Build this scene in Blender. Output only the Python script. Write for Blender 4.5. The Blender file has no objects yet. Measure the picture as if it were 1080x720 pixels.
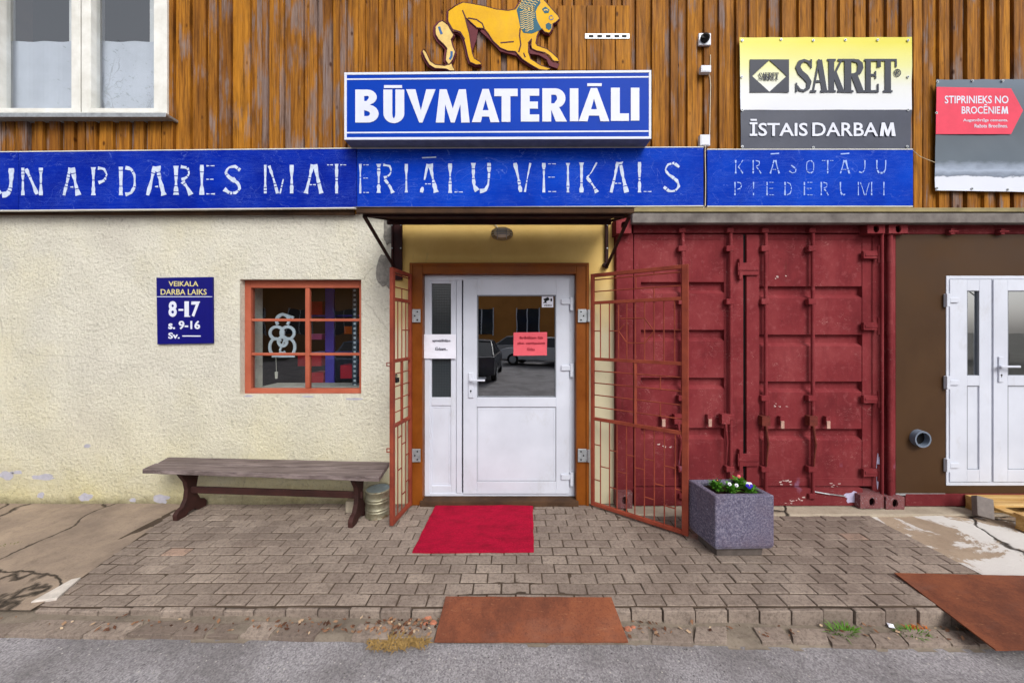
import bpy, math, random
from mathutils import Vector, noise
from mathutils.geometry import tessellate_polygon
PI = math.pi
R = math.radians
scene = bpy.context.scene
COL = scene.collection

# ------------------------------------------------------------------ camera, light
F, D, H = 370.0, 3.524, 1.743          # focal length (px of a 1080 frame), camera distance to wall, eye height
cam_d = bpy.data.cameras.new('camera'); cam = bpy.data.objects.new('camera', cam_d); COL.objects.link(cam)
cam.location = (0, -D, H); cam.rotation_euler = (R(90), 0, 0)
cam_d.sensor_width = 36; cam_d.lens = F / 1080 * 36; cam_d.shift_y = -12 / 1080
cam_d.clip_start = 0.05; cam_d.clip_end = 800
scene.camera = cam

SUN_EL, SUN_ROT = R(42), R(156)
w = bpy.data.worlds.new('World'); scene.world = w; w.use_nodes = True
nt = w.node_tree; bg = nt.nodes['Background']; bg.inputs['Strength'].default_value = 0.125
sky = nt.nodes.new('ShaderNodeTexSky'); sky.sky_type = 'NISHITA'; sky.sun_disc = False
sky.sun_elevation = SUN_EL; sky.sun_rotation = SUN_ROT; sky.air_density = 1.0; sky.dust_density = 3.0
hs = nt.nodes.new('ShaderNodeHueSaturation'); hs.inputs['Saturation'].default_value = 0.25
nt.links.new(sky.outputs[0], hs.inputs['Color']); nt.links.new(hs.outputs[0], bg.inputs['Color'])
sd = bpy.data.lights.new('sun', 'SUN'); sun = bpy.data.objects.new('sun', sd); COL.objects.link(sun)
sd.energy = 1.35; sd.angle = R(28); sd.color = (1, 0.97, 0.92)
dirv = Vector((math.sin(SUN_ROT) * math.cos(SUN_EL), math.cos(SUN_ROT) * math.cos(SUN_EL), math.sin(SUN_EL)))
sun.rotation_euler = dirv.to_track_quat('Z', 'Y').to_euler()
scene.view_settings.view_transform = 'Standard'; scene.view_settings.look = 'None'
scene.view_settings.exposure = 0.60; scene.view_settings.gamma = 1
scene.render.engine = 'CYCLES'

# ------------------------------------------------------------------ helpers
def srgb(r, g, b, k=1.0):
    f = lambda c: ((c/255 + .055) / 1.055) ** 2.4 if c > 10 else c / 255 / 12.92
    return (f(r)*k, f(g)*k, f(b)*k, 1)

def P(u, v, y=0.0):                     # a measured point of a facade plane y -> its place in the world
    Z = D + y
    return Vector(((u-540) * Z / F, y, H - (v-348) * Z / F))
def G(u, v, z=0.0):                     # a measured point on a level z of the ground
    Z = F * (H - z) / (v - 348)
    return Vector(((u-540) * Z / F, Z - D, z))

class Mat:
    def __init__(s, name, rough=0.7, metal=0.0, spec=0.2):
        s.m = bpy.data.materials.new(name); s.m.use_nodes = True
        s.t = s.m.node_tree; s.b = s.t.nodes['Principled BSDF']
        s.b.inputs['Roughness'].default_value = rough; s.b.inputs['Metallic'].default_value = metal
        s.b.inputs['Specular IOR Level'].default_value = spec
        s.tc = s.t.nodes.new('ShaderNodeTexCoord'); s.h = None; s.maps = {}
    def n(s, k): return s.t.nodes.new(k)
    def l(s, a, b): s.t.links.new(a, b)
    def put(s, sock, v):
        if isinstance(v, bpy.types.NodeSocket): s.l(v, sock)
        else: sock.default_value = v
    def co(s, sc=(1, 1, 1), rot=(0, 0, 0)):
        key = (sc, rot)
        if key not in s.maps:
            mp = s.n('ShaderNodeMapping'); mp.inputs['Scale'].default_value = sc; mp.inputs['Rotation'].default_value = rot
            s.l(s.tc.outputs['Object'], mp.inputs[0]); s.maps[key] = mp.outputs[0]
        return s.maps[key]
    def noise(s, scale, detail=4, rough=.55, sc=(1, 1, 1), dist=0, rot=(0, 0, 0)):
        x = s.n('ShaderNodeTexNoise'); s.l(s.co(sc, rot), x.inputs['Vector'])
        x.inputs['Scale'].default_value = scale; x.inputs['Detail'].default_value = detail
        x.inputs['Roughness'].default_value = rough; x.inputs['Distortion'].default_value = dist
        return x.outputs[0]
    def voro(s, scale, feature='F1', sc=(1, 1, 1), out='Distance', rnd=1.0):
        x = s.n('ShaderNodeTexVoronoi'); x.feature = feature; s.l(s.co(sc), x.inputs['Vector'])
        x.inputs['Scale'].default_value = scale; x.inputs['Randomness'].default_value = rnd
        return x.outputs[out]
    def ramp(s, f, stops, interp='LINEAR'):
        x = s.n('ShaderNodeValToRGB'); x.color_ramp.interpolation = interp; s.l(f, x.inputs[0])
        e = x.color_ramp.elements
        while len(e) < len(stops): e.new(.5)
        for el, (p, c) in zip(e, stops):
            el.position = p; el.color = c if isinstance(c, tuple) else (c, c, c, 1)
        return x.outputs[0]
    def step(s, f, a, b): return s.ramp(f, [(a, 0.0), (b, 1.0)])
    def mix(s, f, a, b, mode='MIX'):
        x = s.n('ShaderNodeMix'); x.data_type = 'RGBA'; x.blend_type = mode
        s.put(x.inputs[0], f); s.put(x.inputs[6], a); s.put(x.inputs[7], b)
        return x.outputs[2]
    def math(s, op, a, b=0.0):
        x = s.n('ShaderNodeMath'); x.operation = op; s.put(x.inputs[0], a); s.put(x.inputs[1], b); return x.outputs[0]
    def attr(s, name='rnd'):
        x = s.n('ShaderNodeAttribute'); x.attribute_name = name; return x.outputs['Fac']
    def z(s):
        x = s.n('ShaderNodeSeparateXYZ'); s.l(s.tc.outputs['Object'], x.inputs[0]); return x.outputs[2]
    def x_(s):
        x = s.n('ShaderNodeSeparateXYZ'); s.l(s.tc.outputs['Object'], x.inputs[0]); return x.outputs[0]
    def color(s, c): s.put(s.b.inputs['Base Color'], c); return s
    def rough(s, c): s.put(s.b.inputs['Roughness'], c); return s
    def bump(s, h, strength=.3, dist=.01):
        x = s.n('ShaderNodeBump'); x.inputs['Strength'].default_value = strength; x.inputs['Distance'].default_value = dist
        s.l(h, x.inputs['Height'])
        if s.h: s.l(s.h, x.inputs['Normal'])
        s.h = x.outputs[0]; s.l(s.h, s.b.inputs['Normal']); return s

def simple(name, col, rough=.6, metal=0, var=.25, scale=8, bumpy=.1, spec=.2, speck=None):
    m = Mat(name, rough, metal, spec)
    n1 = m.noise(scale, 6, .65)
    d = tuple(c*(1-var) for c in col[:3]) + (1,); l = tuple(min(1, c*(1+var)) for c in col[:3]) + (1,)
    c = m.ramp(n1, [(.3, d), (.7, l)])
    if speck:
        c = m.mix(m.step(m.noise(scale*3, 5, .7), .66, .70), c, speck)
    m.color(c)
    if bumpy: m.bump(m.noise(scale*8, 4, .6), bumpy, .004)
    return m.m

class MB:
    def __init__(s): s.v = []; s.f = []; s.r = []
    def add(s, vs, fs, r=0.5):
        k = len(s.v); s.v += [tuple(p) for p in vs]; s.f += [tuple(i+k for i in f) for f in fs]; s.r += [r]*len(fs); return s
    def box(s, x0, y0, z0, x1, y1, z1, r=.5):
        x0, x1 = sorted((x0, x1)); y0, y1 = sorted((y0, y1)); z0, z1 = sorted((z0, z1))
        v = [(x, y, z) for z in (z0, z1) for y in (y0, y1) for x in (x0, x1)]
        return s.add(v, [(0, 2, 3, 1), (4, 5, 7, 6), (0, 1, 5, 4), (2, 6, 7, 3), (0, 4, 6, 2), (1, 3, 7, 5)], r)
    def fbox(s, u0, v0, u1, v1, yf, yb, r=.5):      # box measured on its front face yf
        a = P(u0, v0, yf); b = P(u1, v1, yf)
        return s.box(a.x, yf, b.z, b.x, yb, a.z, r)
    def obox(s, c, ax, ay, az, r=.5):               # oriented box, half-vectors
        c = Vector(c); ax, ay, az = Vector(ax), Vector(ay), Vector(az)
        v = [c + i*ax + j*ay + k*az for k in (-1, 1) for j in (-1, 1) for i in (-1, 1)]
        return s.add(v, [(0, 2, 3, 1), (4, 5, 7, 6), (0, 1, 5, 4), (2, 6, 7, 3), (0, 4, 6, 2), (1, 3, 7, 5)], r)
    def beam(s, a, b, wx, wy, up=(0, 0, 1), r=.5):  # bar from a to b with section wx * wy
        a, b = Vector(a), Vector(b); d = b-a; L = d.length; d.normalize()
        sd = d.cross(Vector(up))
        if sd.length < 1e-4: sd = d.cross(Vector((0, 1, 0)))
        sd.normalize(); up2 = sd.cross(d)
        return s.obox((a+b)/2, d*L/2, sd*wx/2, up2*wy/2, r)
    def cyl(s, a, b, r0, r1=None, n=16, cap=True, r=.5):
        a, b = Vector(a), Vector(b); r1 = r0 if r1 is None else r1
        d = (b-a).normalized(); t = Vector((1, 0, 0)) if abs(d.x) < .9 else Vector((0, 1, 0))
        p = d.cross(t).normalized(); q = d.cross(p)
        v = [a + (p*math.cos(2*PI*i/n) + q*math.sin(2*PI*i/n))*r0 for i in range(n)] + \
            [b + (p*math.cos(2*PI*i/n) + q*math.sin(2*PI*i/n))*r1 for i in range(n)]
        f = [(i, i+n, (i+1) % n+n, (i+1) % n) for i in range(n)]
        if cap: f += [tuple(range(n)), tuple(range(2*n-1, n-1, -1))]
        return s.add(v, f, r)
    def tube(s, pts, rad, n=8, r=.5):
        pts = [Vector(p) for p in pts]; vs = []; fs = []; N = len(pts)
        rr = rad if isinstance(rad, (list, tuple)) else [rad]*N
        prev = None
        for i, p in enumerate(pts):
            d = (pts[min(i+1, N-1)] - pts[max(i-1, 0)]).normalized()
            if prev is None:
                t = Vector((0, 0, 1)) if abs(d.z) < .9 else Vector((1, 0, 0)); a = d.cross(t).normalized()
            else: a = (prev - d*prev.dot(d)).normalized()
            prev = a; b = d.cross(a)
            vs += [p + (a*math.cos(2*PI*k/n) + b*math.sin(2*PI*k/n))*rr[i] for k in range(n)]
        for i in range(N-1):
            fs += [(i*n+k, i*n+(k+1) % n, (i+1)*n+(k+1) % n, (i+1)*n+k) for k in range(n)]
        fs += [tuple(range(n-1, -1, -1)), tuple(range((N-1)*n, N*n))]
        return s.add(vs, fs, r)
    def lathe(s, prof, c, n=24, r=.5):              # profile of (radius, z) about a vertical axis through c
        c = Vector(c); vs = []; fs = []; N = len(prof)
        for (q, z) in prof: vs += [c + Vector((q*math.cos(2*PI*k/n), q*math.sin(2*PI*k/n), z)) for k in range(n)]
        for i in range(N-1): fs += [(i*n+k, i*n+(k+1) % n, (i+1)*n+(k+1) % n, (i+1)*n+k) for k in range(n)]
        return s.add(vs, fs, r)
    def prism(s, loops, y0, y1, r=.5):              # outline(s) in x,z with thickness y0..y1; further loops are holes
        if not isinstance(loops[0][0], (tuple, list, Vector)): loops = [loops]
        polys = [[Vector((p[0], p[1], 0)) for p in lp] for lp in loops]
        tri = tessellate_polygon(polys); flat = [p for lp in polys for p in lp]; n = len(flat)
        vs = [(p.x, y0, p.y) for p in flat] + [(p.x, y1, p.y) for p in flat]
        fs = [tuple(t) for t in tri] + [tuple(i+n for i in reversed(t)) for t in tri]
        k = 0
        for lp in polys:
            m = len(lp); fs += [(k+i, k+(i+1) % m, k+(i+1) % m+n, k+i+n) for i in range(m)]; k += m
        return s.add(vs, fs, r)
    def pprism(s, pts, yf, yb, r=.5):               # outline measured on the front plane yf
        q = [P(a, b, yf) for a, b in pts]; return s.prism([(p.x, p.z) for p in q], yf, yb, r)
    def ribbon(s, pts, wd, y0, y1, r=.5):           # ribbon along a line in x,z
        N = len(pts); wd = wd if isinstance(wd, (list, tuple)) else [wd]*N
        L = []; Rr = []
        for i, p in enumerate(pts):
            a = pts[max(i-1, 0)]; b = pts[min(i+1, N-1)]
            dx, dz = b[0]-a[0], b[1]-a[1]; q = math.hypot(dx, dz) or 1; nx, nz = -dz/q, dx/q; h = wd[i]/2
            L.append((p[0]+nx*h, p[1]+nz*h)); Rr.append((p[0]-nx*h, p[1]-nz*h))
        vs = [(x, y0, z) for x, z in L] + [(x, y0, z) for x, z in Rr] + [(x, y1, z) for x, z in L] + [(x, y1, z) for x, z in Rr]
        fs = []
        for i in range(N-1):
            fs += [(i, i+1, N+i+1, N+i), (2*N+i, 3*N+i, 3*N+i+1, 2*N+i+1), (i, 2*N+i, 2*N+i+1, i+1), (N+i, N+i+1, 3*N+i+1, 3*N+i)]
        fs += [(0, N, 3*N, 2*N), (N-1, 3*N-1, 4*N-1, 2*N-1)]
        return s.add(vs, fs, r)

def islands(mb):
    par = list(range(len(mb.v)))
    def fd(a):
        while par[a] != a: par[a] = par[par[a]]; a = par[a]
        return a
    for f in mb.f:
        for i in f[1:]: par[fd(i)] = fd(f[0])
    g = {}
    for f, r in zip(mb.f, mb.r): g.setdefault(fd(f[0]), []).append((f, r))
    out = []
    for k in g:
        m = MB(); mp = {}
        for f, r in g[k]:
            for i in f:
                if i not in mp: mp[i] = len(m.v); m.v.append(mb.v[i])
            m.f.append(tuple(mp[i] for i in f)); m.r.append(r)
        out.append(m)
    return out
def objs(name, mb, mat, parent=None, **k):          # every separate piece becomes a part of its own
    return [obj(name, m, mat, parent, **k) for m in islands(mb)]
OFF = {}
def obj(name, mb, mat, parent=None, base=None, bevel=0, smooth=False, label=None, fixn=True):
    off = OFF[parent] if parent else (Vector(base) if base is not None else Vector((0, 0, 0)))
    me = bpy.data.meshes.new(name)
    me.from_pydata([(x-off.x, y-off.y, z-off.z) for x, y, z in mb.v], [], mb.f)
    at = me.attributes.new('rnd', 'FLOAT', 'FACE'); at.data.foreach_set('value', mb.r)
    me.validate()
    if fixn:
        import bmesh
        bm = bmesh.new(); bm.from_mesh(me); bmesh.ops.recalc_face_normals(bm, faces=bm.faces); bm.to_mesh(me); bm.free()
    if smooth:
        me.polygons.foreach_set('use_smooth', [True]*len(me.polygons))
        if smooth != 'all': me.set_sharp_from_angle(angle=R(35))
    me.materials.append(mat)
    o = bpy.data.objects.new(name, me); COL.objects.link(o); OFF[o] = off
    if parent: o.parent = parent
    else: o.location = off
    if bevel:
        b = o.modifiers.new('bevel', 'BEVEL'); b.width = bevel; b.segments = 2; b.limit_method = 'ANGLE'
    if label: o['label'] = label
    return o
def thing(name, label, cat, loc=(0, 0, 0), group=None):
    o = bpy.data.objects.new(name, None); COL.objects.link(o); o.location = loc; OFF[o] = Vector(loc)
    o.empty_display_size = .1
    return tag(o, label, cat, group)
def tag(o, label, cat, group=None, kind=None):
    o['label'] = label; o['category'] = cat
    if group: o['group'] = group
    if kind: o['kind'] = kind
    return o
def struct(name, mb, mat, **k):
    o = obj(name, mb, mat, **k); o['kind'] = 'structure'; return o
def cat_obj(name, mb, mat, label, cat, base, group=None, **k):
    o = obj(name, mb, mat, base=base, **k); return tag(o, label, cat, group)

def text_mb(s, u0, v0, u1, v1, y, off=0.0, depth=.002, slant=0):      # lettering fitted to a measured box
    cu = bpy.data.curves.new('t', 'FONT'); cu.body = s; cu.offset = off; cu.resolution_u = 3; cu.shear = slant
    o = bpy.data.objects.new('t', cu); COL.objects.link(o)
    dg = bpy.context.evaluated_depsgraph_get(); me = bpy.data.meshes.new_from_object(o.evaluated_get(dg))
    vs = [v.co.copy() for v in me.vertices]; fs = [tuple(p.vertices) for p in me.polygons]
    bpy.data.objects.remove(o); bpy.data.curves.remove(cu); bpy.data.meshes.remove(me)
    xs = [p.x for p in vs]; ys = [p.y for p in vs]
    a = P(u0, v0, y); b = P(u1, v1, y); w_, h_ = max(xs)-min(xs), max(ys)-min(ys)
    mb = MB()
    V = [(a.x + (p.x-min(xs))/w_*(b.x-a.x), y, b.z + (p.y-min(ys))/h_*(a.z-b.z)) for p in vs]
    mb.add(V, fs)
    # side walls so that the letters have thickness
    from collections import Counter
    ec = Counter(); od = {}
    for f in fs:
        for i in range(len(f)):
            e = (f[i], f[(i+1) % len(f)]); k = tuple(sorted(e)); ec[k] += 1; od[k] = e
    for k, c in ec.items():
        if c == 1:
            i, j = od[k]; p, q = V[i], V[j]
            mb.add([p, q, (q[0], y+depth, q[2]), (p[0], y+depth, p[2])], [(0, 1, 2, 3)])
    return mb
def merge(*mbs):
    m = MB()
    for q in mbs:
        k = len(m.v); m.v += q.v; m.f += [tuple(i+k for i in f) for f in q.f]; m.r += q.r
    return m
def arc(cx, cy, rx, ry, a0, a1, n=8):
    return [(cx+rx*math.cos(R(a0+(a1-a0)*i/n)), cy+ry*math.sin(R(a0+(a1-a0)*i/n))) for i in range(n+1)]

# ------------------------------------------------------------------ materials
def m_stucco():
    m = Mat('rough_stucco', .9, spec=.2)
    big = m.noise(1.1, 5, .6); mid = m.noise(5, 6, .65)
    c = m.ramp(big, [(.3, srgb(218, 213, 200)), (.5, srgb(222, 218, 203)), (.72, srgb(226, 220, 196))])
    c = m.mix(m.math('MULTIPLY', m.step(mid, .52, .75), .18), c, srgb(186, 178, 160))
    # yellow-green algae tint near the foot, spread by noise
    zz = m.math('DIVIDE', m.math('ADD', m.z(), m.math('MULTIPLY', m.noise(2.5, 6, .65), .9)), 3.0)
    c = m.mix(m.math('MULTIPLY', m.ramp(zz, [(.14, 1.0), (.30, .35), (.6, 0.0)]), .6), c, srgb(205, 192, 120))
    tramp = m.noise(34, 8, .74, dist=.5); peb = m.voro(38, 'SMOOTH_F1')
    c = m.mix(m.math('MULTIPLY', m.step(tramp, .55, .68), .5), c, srgb(124, 116, 102))
    c = m.mix(m.math('MULTIPLY', m.step(m.noise(7, 8, .75), .66, .7), .5), c, srgb(232, 228, 214))
    c = m.mix(m.math('MULTIPLY', m.step(m.noise(75, 4, .8), .56, .7), .4), c, srgb(118, 110, 96))
    streak = m.noise(2.2, 6, .7, sc=(3.2, 1, .35))
    c = m.mix(m.math('MULTIPLY', m.step(streak, .56, .74), .14), c, srgb(176, 168, 146))
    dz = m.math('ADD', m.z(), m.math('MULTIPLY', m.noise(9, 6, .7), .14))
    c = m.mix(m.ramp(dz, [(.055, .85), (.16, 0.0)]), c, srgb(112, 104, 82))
    vx = m.n('ShaderNodeTexVoronoi'); vx.feature = 'DISTANCE_TO_EDGE'; vx.inputs['Scale'].default_value = .55
    vm = m.n('ShaderNodeMix'); vm.data_type = 'VECTOR'; vm.inputs[0].default_value = .25; vn = m.n('ShaderNodeTexNoise'); vn.inputs['Scale'].default_value = 2.2; vn.inputs['Detail'].default_value = 9
    m.l(m.tc.outputs['Object'], vn.inputs['Vector']); m.l(m.tc.outputs['Object'], vm.inputs[4]); m.l(vn.outputs['Color'], vm.inputs[5]); m.l(vm.outputs[1], vx.inputs['Vector'])
    hair = m.math('MULTIPLY', m.math('SUBTRACT', 1.0, m.step(vx.outputs['Distance'], .0008, .0028)), m.step(m.noise(1.3, 3), .45, .55))
    c = m.mix(m.math('MULTIPLY', hair, .3), c, srgb(110, 100, 84))
    m.color(c)
    cov = m.step(m.noise(2.6, 5, .6), .38, .6)
    tramp = m.math('MULTIPLY', tramp, m.math('ADD', m.math('MULTIPLY', cov, .3), .7))
    m.bump(tramp, 1.0, .03); m.bump(peb, .35, .012); m.bump(m.noise(90, 4, .7), .3, .004)
    return m.m
def m_surround():
    m = Mat('yellow_plaster', .85, spec=.25)
    c = m.ramp(m.noise(2.2, 6, .6), [(.3, srgb(208, 172, 98)), (.7, srgb(224, 192, 120))])
    zz = m.math('ADD', m.z(), m.math('MULTIPLY', m.noise(2, 4), .8))
    c = m.mix(m.ramp(m.math('DIVIDE', zz, 4.0), [(.5, .9), (.66, 0.0)]), c, srgb(206, 200, 172))
    c = m.mix(m.math('MULTIPLY', m.step(m.noise(12, 8, .75, sc=(1, 1, .35)), .6, .72), .4), c, srgb(150, 130, 90))
    m.color(c); m.bump(m.noise(40, 6, .6), .25, .006); return m.m
def m_wood():
    m = Mat('varnished_boards', .6, spec=.08)
    r = m.attr()
    # per-board shift of the grain
    cmb = m.n('ShaderNodeCombineXYZ'); m.l(m.math('MULTIPLY', r, 37.0), cmb.inputs[0]); m.l(m.math('MULTIPLY', r, 91.0), cmb.inputs[2])
    va = m.n('ShaderNodeVectorMath'); va.operation = 'ADD'; m.l(m.tc.outputs['Object'], va.inputs[0]); m.l(cmb.outputs[0], va.inputs[1])
    def nz(scale, sc, det=5, ro=.6, dist=0):
        mp = m.n('ShaderNodeMapping'); mp.inputs['Scale'].default_value = sc; m.l(va.outputs[0], mp.inputs[0])
        x = m.n('ShaderNodeTexNoise'); x.inputs['Scale'].default_value = scale; x.inputs['Detail'].default_value = det
        x.inputs['Roughness'].default_value = ro; x.inputs['Distortion'].default_value = dist; m.l(mp.outputs[0], x.inputs['Vector']); return x.outputs[0]
    grain = nz(26, (1.6, 1, .06), 6, .65, .4); fine = nz(90, (1.5, 1, .035), 4, .7); blot = nz(1.6, (2.2, 1, .8), 4, .6)
    base = m.ramp(grain, [(.28, srgb(84, 50, 18)), (.43, srgb(142, 90, 30)), (.6, srgb(176, 118, 40)), (.78, srgb(120, 76, 26))])
    base = m.mix(m.math('MULTIPLY', m.step(r, .2, 1.), .6), base, srgb(104, 62, 24))
    base = m.mix(m.math('MULTIPLY', m.ramp(r, [(0, 1.0), (.22, 0.0)]), .5), base, srgb(190, 128, 38))
    base = m.mix(m.math('MULTIPLY', m.step(fine, .48, .68), .5), base, srgb(54, 30, 14))
    gr = m.math('ADD', blot, m.math('MULTIPLY', fine, .3))
    gr = m.math('ADD', gr, m.math('MULTIPLY', r, .12))
    zone = m.ramp(m.math('ABSOLUTE', m.math('ADD', m.x_(), 2.15)), [(.25, .085), (.75, 0.0)])
    gr = m.math('ADD', gr, zone)
    base = m.mix(m.math('MULTIPLY', m.step(gr, .775, .87), .7), base, m.ramp(fine, [(.35, srgb(84, 78, 84)), (.6, srgb(138, 128, 126))]))
    # knots
    mp = m.n('ShaderNodeMapping'); mp.inputs['Scale'].default_value = (1.6, 1, .8); m.l(va.outputs[0], mp.inputs[0])
    vo = m.n('ShaderNodeTexVoronoi'); vo.inputs['Scale'].default_value = 4.2; m.l(mp.outputs[0], vo.inputs['Vector'])
    kn = m.ramp(vo.outputs['Distance'], [(.045, 1.0), (.11, 0.0)])
    base = m.mix(m.math('MULTIPLY', kn, .85), base, srgb(58, 26, 10))
    rain = m.noise(9, 5, .7, sc=(3, 1, .25))
    base = m.mix(m.math('MULTIPLY', m.step(rain, .48, .7), .65), base, srgb(60, 36, 20))
    m.color(base); m.bump(grain, .35, .004); m.bump(fine, .3, .002)
    m.rough(m.ramp(blot, [(.3, .45), (.7, .8)])); return m.m
def m_painted(name, col, dark, chip, chipamt=.72, rough=.5, scale=3, bump=.15):
    m = Mat(name, rough, spec=.15)
    c = m.ramp(m.noise(scale, 7, .65), [(.3, dark), (.68, col)])
    c = m.mix(m.math('MULTIPLY', m.step(m.noise(scale*5, 5, .6, sc=(1, 1, .3)), .55, .8), .35), c, dark)
    c = m.mix(m.step(m.noise(scale*7, 9, .8), chipamt, chipamt+.015), c, chip)
    m.color(c); m.rough(m.ramp(m.noise(scale*2, 5), [(.3, rough-.12), (.7, rough+.2)]))
    m.bump(m.noise(scale*12, 5, .6), bump, .004); return m.m
def m_blue_sign(name='cracked_blue_paint', lo=srgb(4, 20, 124), hi=srgb(4, 40, 160), k=1.0):
    m = Mat(name, .6, spec=.03)
    c = m.ramp(m.noise(1.6, 5, .6), [(.3, lo), (.7, hi)])
    # long thin scratches in the wood grain direction and crazing
    s1 = m.noise(3, 10, .82, sc=(.9, 1, 14), dist=1.2)
    s1 = m.math('MULTIPLY', m.step(m.math('ABSOLUTE', m.math('SUBTRACT', s1, .5)), .0, .012), 1.0)
    s1 = m.math('SUBTRACT', 1.0, s1)
    xm = m.step(m.x_(), 0.0, 1.0)
    amt = m.math('MULTIPLY', m.step(m.noise(4, 5, .6), .36, .6), .55*k)
    c = m.mix(m.math('MULTIPLY', s1, amt), c, srgb(96, 128, 214))
    s2 = m.math('SUBTRACT', 1.0, m.step(m.math('ABSOLUTE', m.math('SUBTRACT', m.noise(2.3, 4, .5, sc=(1, 1, 1.6), dist=1.5), .47)), .0, .004))
    c = m.mix(m.math('MULTIPLY', s2, .35*k), c, srgb(120, 146, 222))
    c = m.mix(m.math('MULTIPLY', m.step(m.noise(5, 7, .7), .55, .8), .35), c, srgb(6, 14, 96))
    s3 = m.math('SUBTRACT', 1.0, m.step(m.math('ABSOLUTE', m.math('SUBTRACT', m.noise(9, 6, .7, sc=(.35, 1, 4.5), dist=1.2), .5)), .0, .008))
    c = m.mix(m.math('MULTIPLY', s3, .35*k), c, srgb(70, 110, 216))
    m.color(c); m.bump(m.noise(14, 6, .7, sc=(.5, 1, 5)), .25, .004); return m.m
def m_container():
    m = Mat('red_container_paint', .78, spec=.07)
    c = m.ramp(m.noise(1.7, 6, .6), [(.3, srgb(94, 34, 38)), (.5, srgb(120, 46, 50)), (.72, srgb(138, 64, 66))])
    c = m.mix(m.math('MULTIPLY', m.step(m.noise(7, 8, .7, sc=(1.6, 1, .35)), .5, .78), .45), c, srgb(86, 24, 32))
    c = m.mix(m.math('MULTIPLY', m.step(m.noise(18, 6, .7), .55, .7), .35), c, srgb(160, 92, 94))
    c = m.mix(m.math('MULTIPLY', m.step(m.noise(70, 5, .8), .54, .7), .35), c, srgb(84, 26, 32))
    low = m.math('ADD', m.z(), m.math('MULTIPLY', m.noise(6, 6, .7), .5)); c = m.mix(m.ramp(low, [(.3, .55), (.95, 0.0)]), c, srgb(92, 34, 38))
    scr = m.step(m.noise(24, 10, .85, sc=(1, 1, 1.6)), .665, .685)
    c = m.mix(m.math('MULTIPLY', scr, m.step(m.noise(2.2, 3), .5, .6)), c, srgb(196, 178, 172))
    rust = m.step(m.noise(11, 9, .8), .65, .70)
    c = m.mix(m.math('MULTIPLY', rust, .7), c, srgb(70, 30, 26))
    runs = m.noise(5, 7, .75, sc=(7, 1, .3)); c = m.mix(m.math('MULTIPLY', m.step(runs, .6, .72), .55), c, srgb(84, 40, 34))
    sc1 = m.math('SUBTRACT', 1.0, m.step(m.math('ABSOLUTE', m.math('SUBTRACT', m.noise(3.2, 3, .5, sc=(1, 1, 2.4), dist=2.5), .5)), .0, .0035))
    c = m.mix(m.math('MULTIPLY', m.math('MULTIPLY', sc1, m.step(m.noise(4, 4), .52, .6)), .6), c, srgb(196, 150, 146))
    lilac = m.step(m.noise(1.5, 5, .6, sc=(2.4, 1, .9)), .70, .78)
    c = m.mix(m.math('MULTIPLY', lilac, .45), c, srgb(160, 130, 165))
    m.color(c); m.bump(m.noise(6, 5, .5), .25, .02); m.bump(m.noise(70, 4, .6), .15, .002); return m.m
def m_paver():
    m = Mat('worn_concrete_pavers', .9, spec=.2)
    r = m.attr()
    c = m.ramp(r, [(0, srgb(118, 105, 96)), (.5, srgb(148, 134, 123)), (.9, srgb(168, 153, 140)), (1, srgb(168, 142, 126))])
    c = m.mix(m.math('MULTIPLY', m.step(m.noise(1.1, 7, .72), .42, .62), .7), c, srgb(110, 96, 88))
    c = m.mix(m.math('MULTIPLY', m.step(m.noise(42, 7, .8), .47, .66), .7), c, srgb(78, 68, 62))
    c = m.mix(m.math('MULTIPLY', m.step(m.noise(60, 4, .7), .62, .75), .4), c, srgb(196, 184, 172))
    m.color(c); m.bump(m.noise(60, 6, .75), .55, .006); return m.m
def m_concrete(name, a, b, dirt, crack=1.6, crackw=.012, stain=None, bump=.4):
    m = Mat(name, .92, spec=.15)
    c = m.ramp(m.noise(2, 7, .62), [(.3, a), (.7, b)])
    c = m.mix(m.math('MULTIPLY', m.step(m.noise(11, 7, .75), .5, .75), .5), c, dirt)
    c = m.mix(m.math('MULTIPLY', m.step(m.noise(55, 5, .7), .55, .72), .4), c, tuple(x*.5 for x in dirt[:3]) + (1,))
    if stain:
        c = m.mix(m.step(m.noise(2.1, 9, .72, dist=.5), .47, .50), c, stain)
    if crack:
        x = m.n('ShaderNodeTexVoronoi'); x.feature = 'DISTANCE_TO_EDGE'; x.inputs['Scale'].default_value = crack
        nn = m.n('ShaderNodeTexNoise'); nn.inputs['Scale'].default_value = 3; nn.inputs['Detail'].default_value = 8
        m.l(m.tc.outputs['Object'], nn.inputs['Vector'])
        mx = m.n('ShaderNodeMix'); mx.data_type = 'VECTOR'; mx.inputs[0].default_value = .22
        m.l(m.tc.outputs['Object'], mx.inputs[4]); m.l(nn.outputs['Color'], mx.inputs[5]); m.l(mx.outputs[1], x.inputs['Vector'])
        cr = m.step(x.outputs['Distance'], crackw*.3, crackw)
        c = m.mix(cr, srgb(52, 46, 40), c); m.bump(cr, .8, .01)
    m.color(c); m.bump(m.noise(45, 7, .7), bump, .008); m.bump(m.noise(6, 4), .3, .03); return m.m
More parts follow.
